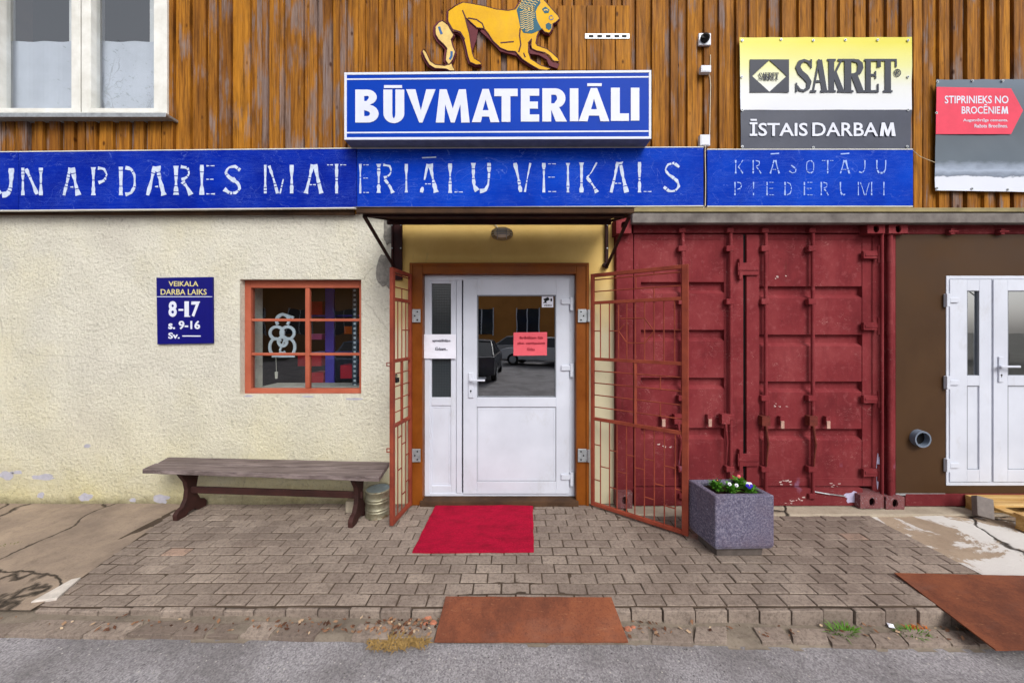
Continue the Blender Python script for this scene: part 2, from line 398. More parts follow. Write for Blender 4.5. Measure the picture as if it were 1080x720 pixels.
def m_asphalt():
    m = Mat('worn_asphalt', .88, spec=.25)
    c = m.ramp(m.noise(95, 3, .8), [(.3, srgb(104, 101, 104)), (.5, srgb(138, 134, 138)), (.7, srgb(176, 172, 172))])
    c = m.mix(.45, c, m.ramp(m.voro(130, out='Color'), [(.2, srgb(106, 103, 108)), (.8, srgb(186, 182, 184))]))
    c = m.mix(m.math('MULTIPLY', m.step(m.noise(1.7, 7, .68), .42, .62), .5), c, srgb(88, 83, 82))
    c = m.mix(m.step(m.voro(34, out='Distance'), .10, .06) if False else m.ramp(m.voro(30), [(.12, .75), (.17, 0.0)]), c, m.ramp(m.voro(30, out='Color'), [(.3, srgb(66, 62, 62)), (.7, srgb(192, 186, 180))]))
    m.color(c); m.bump(m.noise(110, 4, .8), .7, .006); return m.m
def m_rust():
    m = Mat('rusty_steel', .75, metal=0.0, spec=.15)
    c = m.ramp(m.noise(3, 8, .7), [(.28, srgb(80, 48, 38)), (.5, srgb(118, 68, 48)), (.75, srgb(142, 84, 56))])
    c = m.mix(m.math('MULTIPLY', m.step(m.noise(14, 8, .75), .55, .72), .5), c, srgb(78, 44, 36))
    c = m.mix(m.step(m.noise(40, 8, .8), .73, .745), c, srgb(196, 176, 158))
    c = m.mix(m.math('MULTIPLY', m.step(m.noise(1.4, 6, .7, sc=(1, 3, 1)), .52, .7), .4), c, srgb(112, 84, 76))
    c = m.mix(m.math('MULTIPLY', m.step(m.noise(7, 9, .8, sc=(1, 12, 1), dist=.8), .60, .66), .4), c, srgb(190, 140, 104))
    c = m.mix(m.math('MULTIPLY', m.step(m.noise(90, 4, .8), .5, .68), .5), c, srgb(66, 40, 34))
    m.color(c); m.bump(m.noise(40, 6, .7), .3, .003); return m.m
def m_glass(name, refl=.22, tint=(.75, .8, .82, 1), rough=0.0, wav=.0):
    m = bpy.data.materials.new(name); m.use_nodes = True; t = m.node_tree; t.nodes.clear()
    o = t.nodes.new('ShaderNodeOutputMaterial'); mx = t.nodes.new('ShaderNodeMixShader')
    tr = t.nodes.new('ShaderNodeBsdfTransparent'); tr.inputs[0].default_value = tint
    gl = t.nodes.new('ShaderNodeBsdfGlossy'); gl.inputs['Roughness'].default_value = rough; gl.inputs[0].default_value = (.95, .97, 1, 1)
    fr = t.nodes.new('ShaderNodeFresnel'); fr.inputs[0].default_value = 1.5
    ad = t.nodes.new('ShaderNodeMath'); ad.inputs[1].default_value = refl; ad.use_clamp = True
    geo = t.nodes.new('ShaderNodeNewGeometry'); inv = t.nodes.new('ShaderNodeMath'); inv.operation = 'SUBTRACT'; inv.inputs[0].default_value = 1
    mu = t.nodes.new('ShaderNodeMath'); mu.operation = 'MULTIPLY'; t.links.new(geo.outputs['Backfacing'], inv.inputs[1])
    t.links.new(fr.outputs[0], ad.inputs[0]); t.links.new(ad.outputs[0], mu.inputs[0]); t.links.new(inv.outputs[0], mu.inputs[1]); t.links.new(mu.outputs[0], mx.inputs[0])
    t.links.new(tr.outputs[0], mx.inputs[1]); t.links.new(gl.outputs[0], mx.inputs[2]); t.links.new(mx.outputs[0], o.inputs[0])
    if wav:
        nz = t.nodes.new('ShaderNodeTexNoise'); nz.inputs['Scale'].default_value = 2.5; tc = t.nodes.new('ShaderNodeTexCoord')
        bp = t.nodes.new('ShaderNodeBump'); bp.inputs['Strength'].default_value = wav; bp.inputs['Distance'].default_value = .01
        t.links.new(tc.outputs['Object'], nz.inputs['Vector']); t.links.new(nz.outputs[0], bp.inputs['Height']); t.links.new(bp.outputs[0], gl.inputs['Normal'])
    return m
def m_emit(name, col, s):
    m = Mat(name); m.b.inputs['Emission Color'].default_value = col; m.b.inputs['Emission Strength'].default_value = s; m.color(col); return m.m

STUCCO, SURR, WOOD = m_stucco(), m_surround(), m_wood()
def m_pvc():
    m = Mat('white_pvc', .35, spec=.4)
    c = m.ramp(m.noise(2.5, 5), [(.3, srgb(192, 196, 208)), (.7, srgb(206, 210, 222))])
    c = m.mix(m.math('MULTIPLY', m.step(m.noise(6, 9, .78, sc=(1, 1, .5)), .55, .75), .35), c, srgb(158, 154, 148))
    c = m.mix(m.step(m.noise(30, 9, .85), .74, .76), c, srgb(120, 116, 112))
    m.color(c); m.rough(m.ramp(m.noise(5, 5), [(.3, .28), (.7, .5)])); m.bump(m.noise(9, 4), .03, .004); return m.m
PVC = m_pvc()
PVCG = simple('grey_gasket', srgb(120, 124, 132), .6, var=.1)  # plain grey for the seals round door glass and panels
OLDWHITE = m_painted('old_white_paint', srgb(226, 226, 222), srgb(198, 196, 188), srgb(112, 100, 84), .70, .6, 4)
BROWN = m_painted('brown_door_frame', srgb(134, 74, 22), srgb(104, 52, 14), srgb(90, 46, 16), .75, .4, 3)
ORANGE = m_painted('coral_window_paint', srgb(178, 98, 74), srgb(154, 78, 58), srgb(120, 70, 50), .76, .5, 4)
BLUE = m_blue_sign(); BLUE2 = m_blue_sign('cracked_lighter_blue_paint', srgb(2, 38, 152), srgb(4, 62, 182), 1.1)
CONT = m_container()
PAVER, ASPH, RUST = m_paver(), m_asphalt(), m_rust()
GATE = m_painted('rust_red_gate_paint', srgb(150, 72, 52), srgb(112, 48, 38), srgb(84, 44, 34), .66, .6, 6)
DARKMET = m_painted('dark_maroon_metal', srgb(58, 30, 30), srgb(34, 20, 22), srgb(110, 90, 84), .74, .6, 5)
GALV = simple('galvanised_steel', srgb(168, 172, 176), .45, .6, .25, 20, .1)
DARKW = m_painted('dark_weathered_timber', srgb(84, 62, 46), srgb(50, 36, 28), srgb(130, 112, 92), .68, .85, 5)
GREYW = m_painted('grey_weathered_timber', srgb(132, 126, 122), srgb(86, 80, 78), srgb(60, 56, 54), .7, .9, 5, .4)
WORNW = simple('worn_white_lettering', srgb(188, 200, 222), .6, var=.2, scale=22, bumpy=0)
WHITE = simple('white_lettering', srgb(208, 212, 226), .45, var=.05, scale=6, bumpy=0)
GLASS = m_glass('door_glass', .32, (.8, .83, .85, 1), 0, .06); WGLASS = m_glass('shop_window_glass', .06, (.9, .93, .95, 1), 0, .15)
UGLASS = m_glass('old_window_glass', .16, (.97, .98, .98, 1), 0, .2)
BLACK = simple('black_rubber', srgb(22, 22, 24), .6, var=.2, bumpy=0)
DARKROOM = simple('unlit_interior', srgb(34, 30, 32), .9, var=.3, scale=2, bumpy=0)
SIGNBLUE = simple('sign_blue', srgb(1, 56, 164), .5, var=.08, scale=2, bumpy=.02, spec=.08)
CEMENT = simple('rough_cement', srgb(132, 128, 122), .95, 0, .35, 30, 1.0)

# ================================================================== GROUND
PX0, PX1, YK = -3.35, 3.36, -1.315          # paving from wall to kerb
def ground_sheet(name, pts, z, mat, res=.05, amp=.004, zf=None, seed=0.0):
    # grid clipped by convex-ish polygon through simple bounding box (pts = x0,y0,x1,y1)
    x0, y0, x1, y1 = pts; nx = max(1, int((x1-x0)/res)); ny = max(1, int((y1-y0)/res)); vs = []; fs = []
    for j in range(ny+1):
        for i in range(nx+1):
            x = x0+(x1-x0)*i/nx; y = y0+(y1-y0)*j/ny
            zz = z + (zf(x, y) if zf else 0) + amp*noise.noise(Vector((x*2.2+seed, y*2.2, .3))) + amp*.5*noise.noise(Vector((x*9+seed, y*9, 2)))
            vs.append((x, y, zz))
    for j in range(ny):
        for i in range(nx):
            a = j*(nx+1)+i; fs.append((a, a+1, a+nx+2, a+nx+1))
    mb = MB(); mb.add(vs, fs); return struct(name, mb, mat, smooth='all', fixn=False)
def ledge_z(x): return -.055 - .012*max(-3, min(3, x))
mb = MB(); mb.add([(-300, -300, -.35), (300, -300, -.35), (300, 300, -.35), (-300, 300, -.35)], [(0, 1, 2, 3)])
struct('ground', mb, simple('distant_ground', srgb(100, 98, 92), .95, var=.2, scale=.3))
ground_sheet('road', (-14, -30, 14, -1.46), -.03, ASPH, .25, .008, lambda x, y: ledge_z(x)+(.0 if y > -2 else -.012*min(4, -y-2)))
DIRT = m_concrete('dusty_gutter', srgb(112, 102, 92), srgb(142, 130, 116), srgb(78, 68, 60), crack=0, bump=.8)
ground_sheet('gutter', (-6, -1.50, 5.6, -1.27), -.012, DIRT, .02, .012, lambda x, y: ledge_z(x) - (.02 if y < -1.47 else 0))
JOINT = m_concrete('sandy_joints', srgb(62, 52, 44), srgb(92, 78, 66), srgb(40, 34, 30), crack=0, bump=.7)
def settle(x, y): return .007*noise.noise(Vector((x*1.3, y*1.6, 5))) + .002*noise.noise(Vector((x*5, y*5, 1)))
def sand(x, y):
    s = 0
    for cx, cy, rx, ry in ((.35, -1.02, .22, .05), (-.1, -1.1, .35, .06), (.95, -.25, .3, .07), (.5, -.18, .25, .06), (-2.6, -.2, .3, .08), (.1, -1.2, .5, .05), (1.8, -.4, .3, .06)):
        d = ((x-cx)/rx)**2 + ((y-cy)/ry)**2
        if d < 1: s = max(s, (1-d)*.009*(.6+.8*noise.noise(Vector((x*14, y*14, 7)))))
    return s
ground_sheet('paving_bed', (-3.29, YK, 3.36, .02), -.0052, JOINT, .025, .0012, lambda x, y: settle(x, y)+.6*sand(x, y))
random.seed(3)
mb = MB(); pw, pd = .191, .1003
def left_edge(y): return -3.28 + .27*min(1, -y/1.2)
def paver(mb, x0, y0, x1, y1, z0, dz, j=.0042):
    cz = settle((x0+x1)/2, (y0+y1)/2) + dz; tx = random.uniform(-.0025, .0025); ty = random.uniform(-.002, .002)
    x0 += j + random.uniform(0, .002) - .001; x1 -= j + random.uniform(0, .002) - .001; y0 += j + random.uniform(0, .002); y1 -= j
    c = .004; r = random.betavariate(2, 2.4)
    r = .25+.5*r
    if random.random() < .004: r = 1
    V = [(x0, y0, z0), (x1, y0, z0), (x1, y1, z0), (x0, y1, z0)]
    for k, zz in ((0, cz-c), (c, cz)):
        V += [(x0+k, y0+k, zz-tx-ty), (x1-k, y0+k, zz+tx-ty), (x1-k, y1-k, zz+tx+ty), (x0+k, y1-k, zz-tx+ty)]
    Fc = [(8, 9, 10, 11)]
    for a, b in ((0, 4), (4, 8)):
        Fc += [(a+i, a+(i+1) % 4, b+(i+1) % 4, b+i) for i in range(4)]
    mb.add(V, Fc, r)
row = 0; y = 0.0
while y - pd > YK + .005:
    le = left_edge(y-pd/2); x = -3.6 + (row % 2)*pw/2 + random.uniform(-.012, .012)
    # the back rows on the right stop at the concrete strip along the container
    right = 3.36 if y < -.2 else 1.1
    while x < right - .02:
        a, b = max(x, le), min(x+pw, right)
        if b-a > .045: paver(mb, a, y-pd, b, y, -.05, 0)
        x += pw
    row += 1; y -= pd
ylast = y
struct('paving', mb, PAVER)
# kerb row of taller stones along the front
mb = MB(); x = -2.98; i = 0
while x < 3.36:
    wk = random.uniform(.19, .205); zb = ledge_z(x)-.03
    paver(mb, x, YK-.028+random.uniform(-.006, .006), min(x+wk, 3.4), ylast, zb, -.004+random.uniform(-.004, .003), .0045)
    x += wk
struct('kerb', mb, PAVER, bevel=.004)
# broken sunken pavers in the gutter
mb = MB(); x = -3.6
while x < 3.1:
    wk = random.uniform(.15, .27)
    if random.random() < .9:
        z = ledge_z(x)+random.uniform(-.010, .000); sk = random.uniform(.0, .06); y0 = -1.475+random.uniform(-.008, .008); y1 = y0+random.uniform(.075, .1)
        V = [(x+.006, y0, z), (x+wk-.006, y0+random.uniform(-.01, .01), z), (x+wk+sk-.01, y1, z+.004), (x+sk+.006, y1+random.uniform(-.01, .01), z+.003)]
        mb.add(V + [(a, b, c-.03) for a, b, c in V], [(0, 1, 2, 3), (4, 7, 6, 5)] + [(k, k+4, (k+1) % 4+4, (k+1) % 4) for k in range(4)], random.random()*.8)
    x += wk
struct('broken_gutter_slabs', mb, PAVER, bevel=.003)
# left apron of cracked concrete
APR = m_concrete('cracked_apron_concrete', srgb(122, 108, 98), srgb(162, 144, 126), srgb(96, 84, 76), crack=.8, crackw=.007)
def apron_z(x, y): return .006 + (-.0 if y < -1.05 else 0)*min(1, (-1.05-y)/.25 if y < -1.05 else 0)
mb = MB(); N = 30; M_ = 60
for j in range(N+1):
    yy = .02 - (1.34+.02)*j/N; xe = left_edge(yy) + .01
    for i in range(M_+1):
        xx = -8 + (xe+8)*(i/M_)
        mb.v.append((xx, yy, -.006+apron_z(xx, yy)+.006*noise.noise(Vector((xx*1.7, yy*1.7, 9)))+.003*noise.noise(Vector((xx*8, yy*8, 9)))))
for j in range(N):
    for i in range(M_):
        a = j*(M_+1)+i; mb.f.append((a, a+M_+1, a+M_+2, a+1)); mb.r.append(.5)
struct('concrete_apron', mb, APR, smooth='all')
# pale broken kerb slab at the left corner of the paving
mb = MB(); pl = [G(75, 612), G(86, 609.5), G(60, 632), G(32, 636)]
mb.add([(p.x, p.y, .012) for p in pl] + [(p.x, p.y, -.08) for p in pl], [(0, 1, 2, 3), (4, 7, 6, 5)] + [(k, k+4, (k+1) % 4+4, (k+1) % 4) for k in range(4)], 1)
cat_obj('concrete_slab', mb, simple('pale_kerb_concrete', srgb(196, 188, 180), .9, 0, .2, 14, .5),
        'pale whitish concrete slab lying at the left front corner of the brick paving', 'slab', (pl[3].x, pl[3].y, -.08), bevel=.006)
# right slab, whitewash stained
WSLAB = m_concrete('whitewashed_slab', srgb(146, 128, 110), srgb(172, 154, 134), srgb(124, 108, 92), crack=.9, crackw=.01, stain=srgb(202, 198, 194))
ground_sheet('concrete_slab_floor', (3.365, -1.32, 9, -.2), -.004, WSLAB, .06, .008)
STRIP = m_concrete('cement_strip', srgb(150, 138, 122), srgb(180, 168, 150), srgb(120, 106, 92), crack=.8, crackw=.012)
mb = MB(); xs = [1.11 + i*.08 for i in range(100)]
vs = []
for x in xs:
    e = -.232 + .012*noise.noise(Vector((x*3, 0, 0))) + .006*noise.noise(Vector((x*11, 0, 0)))
    z = .012 + .005*noise.noise(Vector((x*2, 3, 0)))
    vs += [(x, .2, z), (x, e+.015, z), (x, e, z-.006), (x, e-.003, -.03)]
fs = []
for i in range(len(xs)-1):
    for k in range(3): a = i*4+k; fs.append((a, a+1, a+5, a+4))
mb.add(vs, fs); struct('cement_strip', mb, STRIP)

# ================================================================== SHOP BUILDING
B = thing('shop_building', 'two storey shop with rough cream stucco below and orange brown vertical timber cladding above', 'building', (0, 0, 0))
WX0, WX1 = -9.5, P(412.5, 0).x
ZT = P(0, 224).z + .03                       # top of the stucco
wl, wr, wt, wb = P(253, 0).x, P(381, 0).x, P(0, 294.5).z, P(0, 416).z
mb = MB(); T = .32
mb.box(WX0, 0, -.1, wl, T, ZT); mb.box(wr, 0, -.1, WX1, T, ZT); mb.box(wl, 0, wt, wr, T, ZT); mb.box(wl, 0, -.1, wr, T, wb)
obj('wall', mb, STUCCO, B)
# surround of the entrance
dl, dr, dt = P(433, 0).x, P(620.5, 0).x, P(0, 277.5).z
SX1 = P(648, 0).x
mb = MB(); mb.box(WX1, .012, -.1, dl, T, ZT); mb.box(dr, .012, -.1, SX1, T, ZT); mb.box(dl, .012, dt, dr, T, ZT)
obj('entrance_surround', mb, SURR, B)
# dark line where wall meets the ground, and peeled patches
random.seed(5)
def blob(mb, u, v, ru, rv, yf=-.002, n=18, jag=.3, yb=.01, seed=0):
    pts = []
    for k in range(n):
        a = 2*PI*k/n; q = 1 + jag*noise.noise(Vector((math.cos(a)*1.6+seed, math.sin(a)*1.6, seed*3.1))) * 2
        pts.append((u+math.cos(a)*ru*q, v+math.sin(a)*rv*q))
    mb.pprism(pts, yf, yb)
mb = MB()
for i, (u, v, a, b) in enumerate([(8, 501, 9, 4), (45, 503, 12, 3), (43, 522, 4, 3), (90, 524, 7, 4.5), (170, 526, 8, 5), (92, 470, 4, 2), (140, 527, 3, 2), (18, 498, 5, 2), (262, 417.5, 5, 1), (372, 420.5, 9, 1.2), (325, 418, 8, .8)]):
    blob(mb, u, v, a, b, -.0015, seed=i*1.7)
objs('peeled_patch', mb, simple('bare_lilac_cement', srgb(172, 170, 180), .9, 0, .15, 20, .4), B)
mb = MB()
blob(mb, 407, 287, 9, 19, -.012, 24, .25, seed=3); blob(mb, 409, 245, 5, 17, -.010, 24, .3, seed=8)
objs('mortar_patch', mb, CEMENT, B, bevel=.004)
# upper storey: backing wall with window opening, then vertical boards
YC = -.03
zc0 = P(0, 224).z - .02
ZTOP = 6.3
ux0, ux1 = P(-16, 0, YC).x, P(176, 0, YC).x; uz0 = P(0, 128, YC).z; uz1 = P(0, -70, YC).z
mb = MB()
mb.box(WX0, YC+.03, ZT+.001, ux0, .32, ZTOP); mb.box(ux1, YC+.03, ZT+.001, 9.5, .32, ZTOP)
mb.box(ux0, YC+.03, ZT+.001, ux1, .32, uz0); mb.box(ux0, YC+.03, uz1, ux1, .32, ZTOP)
obj('upper_wall', mb, DARKW, B)
random.seed(11); mb = MB(); x = WX0
def board(mb, a, b, yf, yb, r):
    segs = [(zc0, ZTOP)]
    if b > ux0 and a < ux1:
        if a < ux0: board(mb, a, ux0-.001, yf, yb, r); a = ux0
        if b > ux1: board(mb, ux1+.001, b, yf, yb, r); b = ux1
        if b-a < .004: return
        segs = [(zc0, uz0-.002), (uz1+.002, ZTOP)]
    for z0, z1 in segs: mb.box(a, yf+random.uniform(-.002, .002), z0+random.uniform(-.01, .01), b, yb, z1, r)
while x < 9.5:
    gap = random.choice([.012, .035, .045, .06, .07]); wd = random.uniform(.07, .13)
    board(mb, x, x+gap-.001, YC+.018, YC+.03, random.random())
    split = random.random()
    if split < .35:                                # two narrow boards tongue to tongue
        h = wd*random.uniform(.4, .6)
        board(mb, x+gap, x+gap+h-.003, YC-.008, YC+.0295, random.random()); board(mb, x+gap+h, x+gap+wd, YC-.006, YC+.0295, random.random())
    else: board(mb, x+gap, x+gap+wd, YC-.010, YC+.0295, random.random())
    x += gap+wd+.002
obj('timber_cladding', mb, WOOD, B, bevel=.003)
# board hatch in the cladding right of the lion
mb = MB(); a0 = 588; 
for i in range(5):
    u = 588 + i*15.4; mb.fbox(u, 6, u+14.6, 74, YC-.030, YC-.012, random.random())
ht = obj('board_hatch', mb, WOOD, B, bevel=.002)
mb = MB(); mb.fbox(617, 35.5, 664, 41, YC-.036, YC-.0305)
lp = obj('strap', mb, GALV, ht, bevel=.001)
mb = MB()
for u in (621, 630, 639, 648, 656): mb.fbox(u, 37, u+5, 39.5, YC-.038, YC-.0362)
objs('slot', mb, BLACK, ht)
# upper window
UW = MB(); yw = YC-.012
def frame(mb, u0, v0, u1, v1, t, yf, yb, tb=None):
    tb = tb or t
    mb.fbox(u0, v0, u0+t, v1, yf, yb); mb.fbox(u1-t, v0, u1, v1, yf, yb)
    mb.fbox(u0+t, v0, u1-t, v0+t, yf, yb); mb.fbox(u0+t, v1-tb, u1-t, v1, yf, yb)
frame(UW, -16, -70, 176, 123.5, 5, yw-.02, .12)
uw = obj('window', UW, OLDWHITE, B, bevel=.003)
for (a, b) in ((-10.5, 84.5), (86, 171.5)):
    mb = MB(); frame(mb, a, -64, b, 118.5, 9.5, yw-.012, .03, 4.5)
    s_ = obj('sash', mb, OLDWHITE, uw, bevel=.004)
for (a, b) in ((-1, 75), (95.5, 162)):
    mb = MB(); mb.fbox(a-1, -56, b+1, 115, -.004, -.002); obj('pane', mb, UGLASS, uw)
mb = MB(); c0 = P(-20, 123.6, yw-.02); c1 = P(178, 129, yw-.09)
mb.box(c0.x, yw-.095, c0.z-.028, P(175, 0, yw-.095).x, -.0, c0.z-.004)
mb.box(c0.x, yw-.097, c0.z-.045, P(175, 0, yw-.095).x, yw-.093, c0.z-.004)
obj('sill', mb, GALV, uw, bevel=.003)
mb = MB(); frame(mb, 8, -60, 82, 121, 9, .20, .24); frame(mb, 96, -60, 168, 121, 10, .20, .24)
obj('inner_sash', mb, simple('inner_sash_paint', srgb(206, 208, 210), .6, var=.06, bumpy=0), uw)
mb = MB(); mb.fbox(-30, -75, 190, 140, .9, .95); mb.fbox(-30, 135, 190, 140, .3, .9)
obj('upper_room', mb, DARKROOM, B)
# pale roller blind pulled part way inside the upper window
mb = MB(); a = P(-6, 44, .09); b = P(172, 124, .09)
for i in range(40):
    xa = a.x+(b.x-a.x)*i/40; xb = a.x+(b.x-a.x)*(i+1)/40
    ya = .09+.006*math.sin(i*.9); yb_ = .09+.006*math.sin((i+1)*.9)
    mb.add([(xa, ya, b.z), (xb, yb_, b.z), (xb, yb_, a.z), (xa, ya, a.z), (xa, ya+.003, b.z), (xb, yb_+.003, b.z), (xb, yb_+.003, a.z), (xa, ya+.003, a.z)],
           [(0, 1, 2, 3), (5, 4, 7, 6), (3, 2, 6, 7), (0, 4, 5, 1)])
cat_obj('curtain', mb, simple('pale_grey_cloth', srgb(184, 190, 202), .8, var=.14, scale=1.5, bumpy=0), 'pale grey half curtain behind the glass of the upstairs window', 'curtain', (a.x, .09, b.z))
# roof
mb = MB(); mb.box(WX0-.3, -.5, ZTOP, 9.8, 6.5, ZTOP+.18); obj('roof', mb, GREYW, B)
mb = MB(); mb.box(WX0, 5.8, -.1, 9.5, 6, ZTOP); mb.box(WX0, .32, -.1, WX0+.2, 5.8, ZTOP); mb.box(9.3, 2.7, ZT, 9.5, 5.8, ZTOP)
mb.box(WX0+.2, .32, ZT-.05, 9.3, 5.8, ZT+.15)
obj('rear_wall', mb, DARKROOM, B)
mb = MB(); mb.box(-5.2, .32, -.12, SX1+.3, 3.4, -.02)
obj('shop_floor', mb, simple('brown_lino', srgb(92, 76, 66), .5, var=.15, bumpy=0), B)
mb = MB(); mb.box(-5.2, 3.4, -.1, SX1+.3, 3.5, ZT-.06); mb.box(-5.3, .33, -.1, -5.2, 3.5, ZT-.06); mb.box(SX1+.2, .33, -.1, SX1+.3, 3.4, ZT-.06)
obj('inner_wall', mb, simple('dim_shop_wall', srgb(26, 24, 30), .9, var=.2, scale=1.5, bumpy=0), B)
# inner window board + jamb of shop window
mb = MB(); mb.box(wl-.02, .33, wb-.04, wr+.02, .6, wb+.03)
obj('window_board', mb, simple('window_board_paint', srgb(160, 158, 150), .6, var=.08, bumpy=0), B)
# shop window
yf = .062
mb = MB(); o1, o2 = 260, 380.5; v1_, v2_ = 297.5, 412.5
a = P(259.5, 296.5, yf); b = P(383.5, 413.5, yf); tw = .062
def wbox(mb, x0, z0, x1, z1, y0, y1): mb.box(x0, y0, z0, x1, y1, z1)
X0, X1, Z1, Z0 = wl+.001, wr-.001, wt-.001, wb+.001
wbox(mb, X0, Z0, X0+tw, Z1, yf, yf+.06); wbox(mb, X1-tw*.75, Z0, X1, Z1, yf, yf+.06)
wbox(mb, X0+tw, Z1-tw*1.25, X1-tw*.75, Z1, yf, yf+.06); wbox(mb, X0+tw, Z0, X1-tw*.75, Z0+tw*.8, yf, yf+.06)
win = obj('window', mb, ORANGE, B, bevel=.004, label='coral red six pane shop window')
mb = MB(); xm = P(323.7, 0, yf).x; wbox(mb, xm-.022, Z0+tw*.8, xm+.022, Z1-tw*1.25, yf+.004, yf+.05)
obj('muntin', mb, ORANGE, win, bevel=.006)
for v in (337.4, 373.5):
    zz = P(0, v, yf).z; mb = MB(); wbox(mb, X0+tw, zz-.014, xm-.022, zz+.014, yf+.007, yf+.046); wbox(mb, xm+.022, zz-.014, X1-tw*.75, zz+.014, yf+.007, yf+.046)
    obj('muntin', mb, ORANGE, win, bevel=.005)
mb = MB(); wbox(mb, X0+tw-.01, Z0+.03, X1-.03, Z1-.04, yf+.026, yf+.029); obj('pane', mb, WGLASS, win)
mb = MB(); mb.box(wl+.002, -.006, wb-.002, wr-.002, yf, wb+.0008)
# brown entrance frame
mb = MB(); bt = dt; bl, br = dl, dr; ft = .128
mb.box(bl+.001, -.035, 0.0, bl+ft, .16, bt-.001); mb.box(br-ft, -.035, 0.0, br-.001, .16, bt-.001)
mb.box(bl+ft, -.035, bt-.112, br-ft, .16, bt-.001)
DF = obj('door_frame', mb, BROWN, B, bevel=.006)
mb = MB(); q = .03
mb.box(bl+.002, -.047, 0.0, bl+q, -.034, bt-.004); mb.box(br-q, -.047, 0.0, br-.002, -.034, bt-.004); mb.box(bl+q, -.047, bt-q, br-q, -.034, bt-.004)
obj('moulding', mb, BROWN, DF, bevel=.004)
mb = MB(); mb.box(bl+ft-.02, -.06, -.02, br-ft+.02, .2, .052); obj('threshold', mb, DARKW, DF, bevel=.006)
# white entrance door
yd = .05
def pbox(mb, u0, v0, u1, v1, yf_=yd, th=.05, **k): mb.fbox(u0, v0, u1, v1, yf_, yf_+th)
dx0, dx1 = bl+ft+.001, br-ft-.001; dzt = bt-.113; dzb = .053
E = MB(); 
def U(x, y=yd): return 540 + x*F/(D+y)
def V_(z, y=yd): return 348 - (z-H)*F/(D+y)
uL, uR, vT, vB = U(dx0), U(dx1), V_(dzt), V_(dzb)
# outer pvc frame
frame(E, uL, vT, uR, vB, 5.5, yd, yd+.07, 3)
E.fbox(481.5, vT+5.5, 487, vB-3, yd-.004, yd+.07)
door = obj('entrance_door', E, PVC, B, bevel=.003, label='white plastic entrance door with glass upper half and narrow glazed side panel')
# side light
sl = MB(); a0, a1 = uL+5.6, 481.3; t0, t1 = vT+5.6, vB-3.1; ys = yd+.008
sl.fbox(a0, t0, 455.2, t1, ys, yd+.06); sl.fbox(475.6, t0, a1, t1, ys, yd+.06)
sl.fbox(455.2, t0, 475.6, 299, ys, yd+.06); sl.fbox(455.2, 419, 475.6, 427.5, ys, yd+.06); sl.fbox(455.2, 512, 475.6, t1, ys, yd+.06)
sd_ = obj('side_panel', sl, PVC, door, bevel=.003)
mb = MB(); mb.fbox(454.5, 298, 476.3, 420, yd+.03, yd+.034)
sidegl = Mat('patterned_glass', .12, spec=.8)
vv = sidegl.voro(60, rnd=.0); sidegl.color(sidegl.ramp(vv, [(.1, srgb(92, 100, 104)), (.3, srgb(40, 46, 50))])); sidegl.bump(vv, .3, .004)
sidegl.rough(.08)
obj('side_glass', mb, sidegl.m, door)
mb = MB(); mb.fbox(454.5, 427, 476.3, 512.5, yd+.02, yd+.05); frame(mb, 456.6, 429, 474.2, 510.5, .9, yd+.017, yd+.02)
obj('lower_panel', mb, PVC, door, bevel=.001)
# leaf
lf = MB(); c0, c1 = 488.5, uR-3.2; yl = yd-.012
lf.fbox(c0, t0-1.5, 503, t1+.8, yl, yd+.05); lf.fbox(586.5, t0-1.5, c1-2.2, t1+.8, yl, yd+.05)
lf.fbox(503, t0-1.5, 586.5, 311, yl, yd+.05); lf.fbox(503, 419, 586.5, 429, yl, yd+.05); lf.fbox(503, 507.5, 586.5, t1+.8, yl, yd+.05)
obj('leaf', lf, PVC, door, bevel=.004)
mb = MB(); frame(mb, 502.6, 310.6, 587, 419.4, 1.5, yl+.004, yl+.03); obj('glazing_seal', mb, PVCG, door)
mb = MB(); frame(mb, 502.6, 428.6, 587, 508, .9, yl+.003, yl+.03); obj('panel_seal', mb, PVCG, door)
mb = MB(); mb.fbox(502, 310, 587, 420, yd+.015, yd+.018); obj('glass', mb, GLASS, door)
mb = MB(); mb.fbox(502, 428, 587, 508.5, yl+.008, yd+.03); frame(mb, 504.8, 431, 584.6, 506, .8, yl+.0055, yl+.008)
obj('lower_panel', mb, PVC, door, bevel=.001)
def handle(parent, u, v0, v1, vl, ul, y, name='handle'):
    mb = MB(); mb.fbox(u-2.6, v0, u+2.6, v1, y-.012, y+.001)
    p = P(u, vl, y-.05); mb.cyl(P(u, vl, y-.011), p, .011, n=14)
    e = P(ul, vl, y-.05); mb.beam(p-Vector((.012*(1 if ul > u else -1), 0, 0)), e, .014, .02)
    h = obj(name, mb, PVC, parent, bevel=.004)
    mb = MB(); k = P(u, v0+(v1-v0)*.72, y-.0125); mb.cyl(k, k+Vector((0, .004, 0)), .009, n=14); mb.box(k.x-.003, k.y-.0005, k.z-.02, k.x+.003, k.y+.003, k.z)
    obj('keyhole', mb, BLACK, h)
handle(door, 496.5, 393, 419.5, 401, 511.5, yl)
for v0, v1 in ((313.5, 327.5), (383.5, 397.5), (498.5, 512.5)):
    mb = MB(); m_ = v0+4.5
    mb.fbox(592, m_-2.7, 601.5, m_+2.7, yl-.016, yl); mb.fbox(601.5, v0, 605, v1, yl-.022, yl+.01)
    obj('hinge', mb, PVC, door, bevel=.003)
